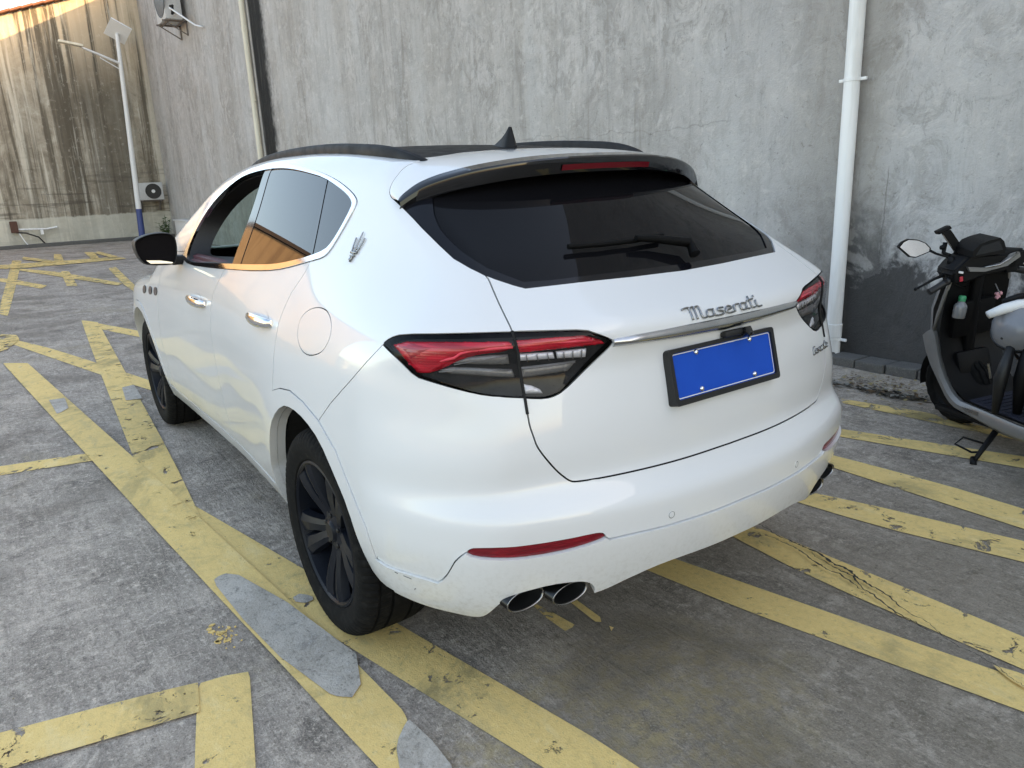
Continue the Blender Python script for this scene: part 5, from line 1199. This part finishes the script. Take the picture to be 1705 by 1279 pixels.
# ------------------------------------------------------------------ the electric scooter by the wall
def scooter():
    yaw,lean=math.radians(-27),math.radians(7)
    X=Vector((math.cos(yaw),math.sin(yaw),0));Yh=Vector((-math.sin(yaw),math.cos(yaw),0)); Z=math.cos(lean)*Vector((0,0,1))+math.sin(lean)*Yh; Y=math.cos(lean)*Yh-math.sin(lean)*Vector((0,0,1))
    SMX=Matrix(((X.x,Y.x,Z.x,-.36),(X.y,Y.y,Z.y,-2.80),(X.z,Y.z,Z.z,0),(0,0,0,1)))
    e=empty('electric_scooter'); e.matrix_world=SMX; tag(e,'black and silver electric scooter on its side stand in front of the stained wall','scooter')
    silver=simple('silver_grey_plastic',(.20,.195,.19),.38,.25,coat=.3); dark=simple('scooter_black',(.005,.005,.0055),.5,ior=1.28,bump=.12,scale=180); mat_=simple('navy_foot_mat',(.012,.014,.028),.75,bump=.4,scale=120)
    tyre=M['tyre']; metal=M['steel']; redm=simple('red_switch',(.5,.03,.05),.4); pink=simple('pink_cloth',(.62,.30,.32),.8,bump=.3,scale=60)
    def th(name,label,cat):
        q=empty(name); q.matrix_world=SMX; tag(q,label,cat); return q
    # wheels
    def wh(x,steer,nm):
        T_=Matrix.Translation((x,0,.225))@Matrix.Rotation(steer,4,'Z')@Matrix.Rotation(PI/2,4,'X')
        b=MB(); prof=[(.150,.040),(.165,.050),(.190,.053),(.208,.044),(.214,.034),(.206,.032),(.207,.026),(.219,.024),(.2245,.006),(.216,.004),(.216,-.004),(.2245,-.006),(.219,-.024),(.207,-.026),(.206,-.032),(.214,-.034),(.208,-.044),(.19,-.053),(.165,-.05),(.15,-.04)]
        n=72;V=[];K=len(prof)
        for k in range(n):
            for j,(r,h) in enumerate(prof):
                rr=r-(.005 if k%3==0 and 3<=j<=16 else 0); V.append(T_@Vector((rr*math.cos(2*PI*k/n),rr*math.sin(2*PI*k/n),h)))
        b.add(V,[(k*K+j,((k+1)%n)*K+j,((k+1)%n)*K+j+1,k*K+j+1) for k in range(n) for j in range(K-1)]); w=b.build(nm,tyre,e,angle=25)
        b=MB(); b.lathe([(.150,.040),(.138,.030),(.05,.018),(.04,.045),(.0,.045)],40,T_); b.lathe([(.150,-.040),(.138,-.030),(.05,-.018),(.04,-.045),(.0,-.045)],40,T_); b.build('rim',dark,w,angle=30)
        b=MB(); b.lathe([(.055,.052),(.10,.052),(.10,.056),(.055,.056)],40,T_,close=True); b.build('brake_disc',metal,w,angle=30)
        return w
    wh(.02,.10,'front_wheel'); wh(-1.28,0,'rear_wheel')
    for s in(1,-1):
        b=MB(); b.tube([(.02,s*.075,.225),(-.005,s*.080,.36),(-.02,s*.07,.54)],[.016,.021,.024],12); f=b.build('fork_leg',silver if s>0 else dark,e,angle=40)
        b=MB(); b.prism([(.068,.470),(.050,.480),(.005,.400),(-.02,.340),(-.045,.305),(-.02,.290),(.018,.325),(.032,.372)],lambda x,z:(x,s*.090,z),lambda x,z:(x,s*.104,z)); b.build('fork_cover',silver,f,angle=30)
    b=MB(); V=[];n=20
    for k in range(n+1):
        a=-.15+1.95*k/n
        for y,r in((-.075,.238),(-.06,.252),(0,.258),(.06,.252),(.075,.238)): V.append((.02+r*math.cos(a),y,.225+r*math.sin(a)))
    b.add(V,[(k*5+j,k*5+j+1,(k+1)*5+j+1,(k+1)*5+j) for k in range(n) for j in range(4)]); b.build('front_fender',dark,e,smooth=True)
    # silver side frames sweeping from the shield down along the floorboard
    up_=[(-.005,.612),(-.020,.600),(-.036,.558),(-.052,.49),(-.070,.418),(-.108,.350),(-.153,.294),(-.19,.264),(-.235,.246),(-.43,.243),(-.632,.237),(-.80,.245),(-.95,.30)]
    lo_=[(.072,.548),(.066,.50),(.054,.458),(.030,.42),(.007,.397),(-.054,.325),(-.124,.235),(-.160,.203),(-.202,.186),(-.36,.166),(-.514,.149),(-.62,.152),(-.95,.17)]
    for s in(1,-1):
        rows=[]
        for (x0,z0),(x1,z1) in zip(up_,lo_):
            rows.append([(x0,s*.165,z0-.005),(x0,s*.188,z0),(x0*.72+x1*.28,s*.204,z0*.72+z1*.28),(x0*.3+x1*.7,s*.204,z0*.3+z1*.7),(x1,s*.180,z1),(x1,s*.150,z1+.004)])
        V=[p for r in rows for p in r]; K=6; n=len(rows); Fc=[(i*K+j,i*K+j+1,(i+1)*K+j+1,(i+1)*K+j) for i in range(n-1) for j in range(K-1)]+[tuple(range(K))]
        fr=MB().add(V,Fc).build('side_frame',silver,e,angle=35)
        b=MB(); b.box((-.335,s*.2055,.222),(.105,.003,.018),Matrix.Rotation(.03,3,'Y')); b.build('name_badge',metal,fr)
        b=MB(); b.box((-.30,s*.165,.165),(.55,.05,.03),Matrix.Rotation(.06,3,'Y'),bev=.01); b.build('lower_rail',dark,e)
        b=MB(); b.tube([(-.01,s*.178,.60),(-.055,s*.185,.70),(-.125,s*.180,.86),(-.150,s*.160,.94)],[.008,.010,.010,.006],8); b.build('shield_edge',silver,e,smooth=True)
    # inner leg shield, running into the floorboard
    path=[(-.150,.935,.150),(-.138,.88,.178),(-.118,.80,.184),(-.095,.72,.187),(-.070,.62,.186),(-.070,.54,.184),(-.085,.44,.180),(-.120,.36,.178),(-.165,.305,.176),(-.225,.268,.175),(-.30,.252,.178),(-.50,.246,.180),(-.72,.243,.178)]
    V=[];K=9
    for x,z,w in path:
        for j in range(K):
            t_=-1+2*j/(K-1); dx=.030*(1-t_*t_)*(1 if z>.4 else .2); V.append((x+dx,w*t_,z))
    Fc=[(i*K+j,i*K+j+1,(i+1)*K+j+1,(i+1)*K+j) for i in range(len(path)-1) for j in range(K-1)]
    ls=MB().add(V,Fc).build('leg_shield',dark,e,smooth=True)
    b=MB(); b.box((-.075,.0,.66),(.05,.24,.22),Matrix.Rotation(-.22,3,'Y'),bev=.03); b.build('glove_box',dark,ls,angle=40)
    b=MB(); b.box((-.085,.0,.40),(.05,.20,.14),Matrix.Rotation(.25,3,'Y'),bev=.025); b.build('shield_bulge',dark,ls,angle=40)
    b=MB(); b.box((-.47,0,.252),(.42,.33,.012),bev=.004)
    for k in range(9): b.box((-.63+k*.04,0,.259),(.018,.29,.006))
    b.build('foot_mat',mat_,e)
    # front fairing ahead of the shield
    V=[];K=9;rows=[(.50,.02,.175),(.60,.055,.18),(.72,.065,.165),(.84,.035,.14),(.93,-.02,.11),(.965,-.07,.06)]
    for z,x,w in rows:
        for j in range(K): a=PI*(j/(K-1)-.5); V.append((x-.055+.09*math.cos(a),w*math.sin(a),z))
    MB().add(V,[(i*K+j,i*K+j+1,(i+1)*K+j+1,(i+1)*K+j) for i in range(len(rows)-1) for j in range(K-1)]).build('front_fairing',silver,e,smooth=True)
    b=MB(); b.tube([(-.04,0,.40),(-.085,0,.70),(-.13,0,.93)],.03,14); b.build('steering_head',dark,e,angle=40)
    # headset, dash, bars
    hp=[(.208,.955),(.18,.980),(.103,1.030),(0,1.020),(-.137,1.000),(-.244,1.012),(-.250,.925),(-.134,.902),(.015,.900),(.135,.878),(.20,.925)]
    b=MB(); b.prism(hp,lambda y,z:(-.185,y*.96,z),lambda y,z:(-.02,y*.86,z)); hs=b.build('headset_cover',dark,e,angle=35)
    bm=bmesh.new(); bm.from_mesh(hs.data); bmesh.ops.bevel(bm,geom=bm.edges[:],offset=.014,segments=3,affect='EDGES'); bm.to_mesh(hs.data); bm.free()
    b=MB(); b.prism([(.098,1.030),(.093,1.062),(.055,1.092),(0,1.102),(-.064,1.106),(-.085,1.085),(-.097,1.045),(-.09,1.02)],lambda y,z:(-.20,y,z-.012),lambda y,z:(-.06,y*.9,z+.004)); ds=b.build('dash_display',dark,e,angle=35)
    b=MB(); b.prism([(.080,1.040),(.045,1.082),(-.055,1.094),(-.080,1.042)],lambda y,z:(-.2015,y,z-.013),lambda y,z:(-.200,y,z-.013)); b.build('display_glass',M['gloss'],ds)
    for s in(1,-1):
        sw=[(s*y if s>0 else -y,z) for y,z in ((.12,.972),(.029,.952),(-.08,.961),(-.138,.996),(-.176,1.0),(-.182,.974),(-.107,.938),(.023,.930),(.109,.946))]
        if s<0: continue
        b=MB(); b.prism(sw,lambda y,z:(-.200,y,z),lambda y,z:(-.180,y,z)); b.build('bar_trim',silver,hs,angle=30)
    b=MB(); b.tube([(-.197,.02,.952),(-.199,-.06,.952),(-.201,-.11,.972),(-.201,-.165,1.002)],.006,8); b.build('bar_trim_edge',M['steel'],hs,smooth=True)
    for s,dz in((1,0),(-1,0)):
        b=MB(); b.tube([(-.14,s*.16,.915),(-.14,s*.215,.897)],.017,14); b.build('handlebar',dark,e,angle=40)
        b=MB(); b.lathe([(.001,.0),(.0175,.001),(.019,.006),(.0175,.010),(.0175,.105),(.020,.110),(.020,.118),(.001,.119)],18,Matrix.Translation((-.140,s*.300,.862))@Vector((0,-s*.94,.34)).to_track_quat('Z','Y').to_matrix().to_4x4())
        g=b.build('grip',M['black'],e,angle=40)
        b=MB(); b.tube([(-.105,s*.185,.930),(-.085,s*.225,.915),(-.090,s*.30,.893),(-.105,s*.352,.884)],[.009,.008,.0065,.006],8); b.lathe([(.0005,-.010),(.008,-.005),(.0095,0),(.008,.006),(.0005,.010)],12,Matrix.Translation((-.105,s*.354,.884))); b.build('brake_lever',dark,e,smooth=True)
        b=MB(); b.box((-.155,s*.150,.930),(.06,.065,.075),bev=.014); sg=b.build('switch_gear',dark,e,angle=40)
        if s<0: continue
        b=MB(); b.box((-.188,s*.150,.912),(.008,.018,.026),bev=.003); b.build('red_switch',redm,sg); b=MB(); b.box((-.188,s*.152,.948),(.008,.026,.012),Matrix.Rotation(.3,3,'X'),bev=.003); b.build('light_switch',M['white'],sg)
        # mirror
        if s<0: continue
        mp=[(.407,1.116),(.377,1.138),(.342,1.147),(.287,1.133),(.249,1.110),(.228,1.080),(.236,1.062),(.324,1.046),(.357,1.056)]
        cy,cz=.315,1.097; K=len(mp); V=[]
        for x,sc in((-.052,.90),(-.054,1.0),(-.040,1.03),(-.02,.9),(-.01,.5)):
            for y,z in mp: V.append((x+.32*(z-cz),s*(cy+(y-cy)*sc),cz+(z-cz)*sc))
        Fc=[(i*K+j,i*K+(j+1)%K,(i+1)*K+(j+1)%K,(i+1)*K+j) for i in range(4) for j in range(K)]+[tuple(4*K+j for j in range(K))]
        mr=MB().add(V,Fc).build('mirror',dark,e,angle=40)
        V=[(-.0535+.32*(z-cz),s*(cy+(y-cy)*.905),cz+(z-cz)*.905) for y,z in mp]; mobj('mirror_glass',V,[tuple(range(K)) if s<0 else tuple(range(K))[::-1]],M['chrome'],mr)
        b=MB(); b.tube([(-.045,s*.240,1.075),(-.06,s*.20,1.045),(-.085,s*.150,1.020),(-.10,s*.13,.965)],[.008,.0065,.0065,.010],10); b.lathe([(.018,-.02),(.022,0),(.016,.022),(.001,.03)],14,Matrix.Translation((-.095,s*.138,.995))); b.build('mirror_stalk',dark,mr,smooth=True)
    b=MB(); b.tube([(-.09,.19,.925),(-.05,.13,.955),(.02,.10,.90),(.03,.07,.78),(.0,.06,.60)],.004,6); b.tube([(-.10,.17,.90),(-.13,.12,.86),(-.11,.07,.84),(-.10,.02,.86)],.004,6); b.tube([(-.13,.15,.985),(-.10,.11,1.01),(-.06,.08,.985)],.0035,6); b.build('cable',dark,e,smooth=True)
    # phone clamp
    A,B_,C_,D_=Vector((-.06,.193,1.165)),Vector((-.06,.122,1.184)),Vector((-.06,.036,1.028)),Vector((-.06,.092,1.012))
    u=(B_-A).normalized(); v=(D_-A).normalized(); c=(A+B_+C_+D_)/4; nrm=u.cross(v).normalized(); R=Matrix((u,v,nrm)).transposed()
    b=MB(); b.box(c+R@Vector((.006,.01,0)),(.050,.150,.014),R,bev=.004); ph=b.build('phone_holder',dark,e)
    b=MB(); b.box(c+R@Vector((-.003,-.083,-.0)),(.078,.024,.034),R,bev=.006); b.build('clamp_jaw',dark,ph); b=MB(); b.box(c+R@Vector((.006,.083,-.0)),(.06,.018,.03),R,bev=.005); b.build('clamp_jaw',dark,ph)
    b=MB(); b.box(c+R@Vector((-.022,.005,-.006)),(.004,.13,.005),R); b.build('clamp_rail',metal,ph)
    b=MB(); b.tube([c+R@Vector((-.02,.0,.02)),c+Vector((.02,.03,-.06)),Vector((-.07,.125,1.02))],[.012,.011,.012],10); b.lathe([(.001,-.014),(.014,-.01),(.016,0),(.014,.01),(.001,.014)],12,Matrix.Translation(c+Vector((.02,.035,-.03)))); b.build('clamp_arm',dark,ph,smooth=True)
    # seat body, mostly outside the picture
    b=MB(); b.prism([(-.62,.25),(-.66,.50),(-.70,.66),(-1.35,.72),(-1.55,.66),(-1.45,.46),(-1.05,.36),(-.95,.24)],lambda x,z:(x,-.14,z),lambda x,z:(x,.14,z)); sbd=b.build('seat_body',dark,e)
    bm=bmesh.new(); bm.from_mesh(sbd.data); bmesh.ops.bevel(bm,geom=bm.edges[:],offset=.03,segments=3,affect='EDGES'); bm.to_mesh(sbd.data); bm.free()
    for s in(1,-1):
        b=MB(); b.prism([(-.80,.46),(-1.0,.60),(-1.45,.64),(-1.5,.56),(-1.1,.44)],lambda x,z:(x,s*.142,z),lambda x,z:(x,s*.165,z)); b.build('side_cover',silver,e,angle=30)
    b=MB(); b.box((-1.02,0,.745),(.74,.27,.09),Matrix.Rotation(.06,3,'Y'),bev=.04); b.build('seat',M['black'],e,angle=40)
    b=MB(); b.box((-1.28,.0,.47),(.42,.16,.04),bev=.015); b.tube([(-.9,.1,.25),(-1.28,.1,.225)],.03,10); b.tube([(-.9,-.1,.25),(-1.28,-.1,.225)],.03,10); b.tube([(-1.28,.1,.225),(-1.3,.12,.60)],.022,10); b.tube([(-1.28,-.1,.225),(-1.3,-.12,.60)],.022,10); b.build('swing_arm',dark,e)
    inv=SMX.inverted(); tip=inv@Vector((-.69,-2.227,.008))
    a=Vector((-.47,.155,.16)); m_=a.lerp(tip,.55)
    b=MB(); b.tube([a,m_,tip],[.016,.014,.011],10); b.tube([tip+Vector((.02,-.01,.004)),tip+Vector((-.03,.028,-.004))],[.014,.016],8)
    b.tube([m_+Vector((.01,0,.01)),m_+Vector((.085,.055,.03)),m_+Vector((.09,.10,.0)),m_+Vector((.02,.06,-.03)),a.lerp(tip,.74)],.006,8); b.build('side_stand',dark,e,smooth=True)
    # loose things on the scooter
    q=th('helmet','grey half helmet with a black rim hanging under the scooter seat','helmet'); 
    grey=simple('grey_helmet_shell',(.20,.205,.22),.35,coat=.3)
    c=Matrix.Translation((-.47,.045,.665))@Matrix.Rotation(-.55,4,'X')@Matrix.Rotation(-.35,4,'Y')
    sh=[(.001,.128),(.045,.122),(.085,.100),(.112,.062),(.122,.020),(.124,-.010)]
    b=MB(); b.lathe([(r,h) for r,h in sh]+[(.116,-.010),(.105,.04),(.001,.11)],44,c@Matrix.Diagonal((1.05,.95,1,1))); b.build('shell',grey,q,angle=40)
    b=MB(); b.lathe([(.120,.0),(.129,-.002),(.129,-.022),(.118,-.024)],44,c@Matrix.Diagonal((1.05,.95,1,1)),close=True); b.build('edge_band',M['black'],q,angle=40)
    b=MB(); b.tube([c@Vector((-.05,.112,-.0)),c@Vector((-.06,.09,-.10)),c@Vector((0,.0,-.16)),c@Vector((.05,-.09,-.10)),c@Vector((.05,-.112,0))],.008,6); b.build('chin_strap',M['black'],q,smooth=True)
    for a_ in(.5,1.6,2.7,4.4):
        p=c@Vector((.118*math.cos(a_),.106*math.sin(a_),.055)); b=MB(); b.lathe([(.001,.006),(.006,.005),(.007,-.002)],10,Matrix.Translation(p)@(c.to_3x3()@Vector((math.cos(a_),math.sin(a_),.4))).to_track_quat('Z','Y').to_matrix().to_4x4()); b.build('rivet',M['black'],q)
    q=th('drink_bottle','clear plastic bottle with a green cap hung on the scooter leg shield','bottle')
    BM=Matrix.Translation((-.138,.128,.685))@Matrix.Rotation(.22,4,'X')
    plastic=simple('cloudy_plastic',(.20,.20,.20),.25,coat=.5); grn=simple('green_cap',(.02,.28,.12),.4)
    b=MB(); b.lathe([(.001,0),(.028,.001),(.032,.008),(.033,.06),(.030,.075),(.016,.092),(.014,.10),(.001,.10)],24,BM); b.build('body',plastic,q,angle=40)
    b=MB(); b.lathe([(.018,.094),(.019,.118),(.016,.124),(.001,.125)],20,BM); b.build('cap',grn,q,angle=40)
    q=th('rain_cape_roll','rolled white rain cape with a green end lying above the grey helmet','rain cape')
    b=MB(); V=[];K=12;pts=[(-.44,.200,.770),(-.46,.13,.792),(-.47,.06,.800),(-.48,0,.795)]
    b.tube(pts,[.020,.026,.028,.03],14); b.build('white_roll',M['white'],q,smooth=True); b=MB(); b.tube([(-.48,.002,.795),(-.49,-.05,.79),(-.5,-.12,.78)],[.034,.038,.034],14); b.build('green_end',grn,q,smooth=True)
    q=th('shopping_bag','pink and white bag hanging behind the grey helmet on the scooter','bag')
    V=[];rows=[(.64,.02,.02),(.62,.07,.07),(.55,.10,.09),(.46,.11,.10),(.40,.10,.08),(.385,.05,.04)];K=14
    for z,w,d in rows:
        for j in range(K): a_=2*PI*j/K; V.append((-.63+d*math.cos(a_)*(1+.12*math.sin(5*a_+z*30)),-.02+w*math.sin(a_)*(1+.10*math.cos(3*a_+z*40)),z))
    MB().add(V,[(i*K+j,i*K+(j+1)%K,(i+1)*K+(j+1)%K,(i+1)*K+j) for i in range(len(rows)-1) for j in range(K)]+[tuple((len(rows)-1)*K+j for j in range(K))]).build('sack',pink,q,smooth=True)
    b=MB(); b.tube([(-.63,.03,.63),(-.60,.02,.72),(-.63,-.06,.63)],.006,6); b.build('handle',pink,q,smooth=True)
    q=th('folded_umbrella','black folded umbrella and strap standing on the scooter floor','umbrella')
    b=MB(); b.tube([(-.50,.20,.26),(-.505,.175,.45),(-.51,.12,.62)],[.016,.034,.020],12); b.build('canopy',M['black'],q,smooth=True); b=MB(); b.tube([(-.55,.12,.26),(-.555,.10,.44),(-.56,.07,.62)],[.02,.04,.025],12); b.build('cover',dark,q,smooth=True)
    b=MB(); b.tube([(-.455,.205,.52),(-.46,.195,.44)],.006,8); b.build('shaft',metal,q)
    q=th('key_charm','small pink charm dangling from the scooter key','charm')
    b=MB(); 
    for k in range(7): b.box((-.185+.006*random.random(),-.079+random.uniform(-.018,.018),.770+random.uniform(-.025,.022)),(.012,.016,.018),Matrix.Rotation(random.random()*3,3,'X')@Matrix.Rotation(random.random()*3,3,'Y'),bev=.003)
    b.build('charm_body',pink,q); b=MB(); b.tube([(-.185,-.079,.79),(-.15,-.079,.84)],.003,6); b.build('cord',metal,q)
    b=MB(); b.tube([(-.44,.12,.825),(-.46,.05,.842),(-.48,-.02,.845)],[.012,.014,.014],10); ob=b.build('luggage_hook',dark,e,smooth=True)
scooter()
# sunlit house on the far left, seen in the side windows
M['darktile']=simple('dark_roof_edge',(.05,.035,.028),.8)
def house():
    hs=empty('sunlit_house',(24.4,6.05,0)); tag(hs,'tall ochre house with a sloping roof lit by the low sun','house')
    t=NT('ochre_wall'); p=t.pos(); n=t.noise(p,1.5,6,.65); s_=t.noise(t.vscale(p,(1,3,.3)),1,5,.6); t.set(Base_Color=t.mix(t.rng(s_,.45,.65,0,.6),t.mix(n,(.26,.175,.10),(.34,.24,.145)),(.17,.11,.065)),Roughness=.9); t.bump(n,.3,.02)
    b=MB(); pts=[(6.05,-.4),(26,-.4),(26,13.5),(14.5,13.2),(10.66,10.7),(9.95,9.6),(8.77,8.85),(7.2,8.0),(6.3,7.5),(6.05,7.2)]; pts=[(6.0,-.4),(13,-.4),(13,11.28),(6.33,7.06),(6.0,6.5)]
    b.prism(pts,lambda y,z:(0,y-6.05,z),lambda y,z:(7,y-6.05,z)); b.build('wall',t.m,hs)
    b=MB(); b.prism([(6.22,7.03),(13.1,11.38),(13.1,11.52),(6.2,7.16)],lambda y,z:(-.08,y-6.05,z),lambda y,z:(7,y-6.05,z)); b.build('roof',M['darktile'],hs)
house()
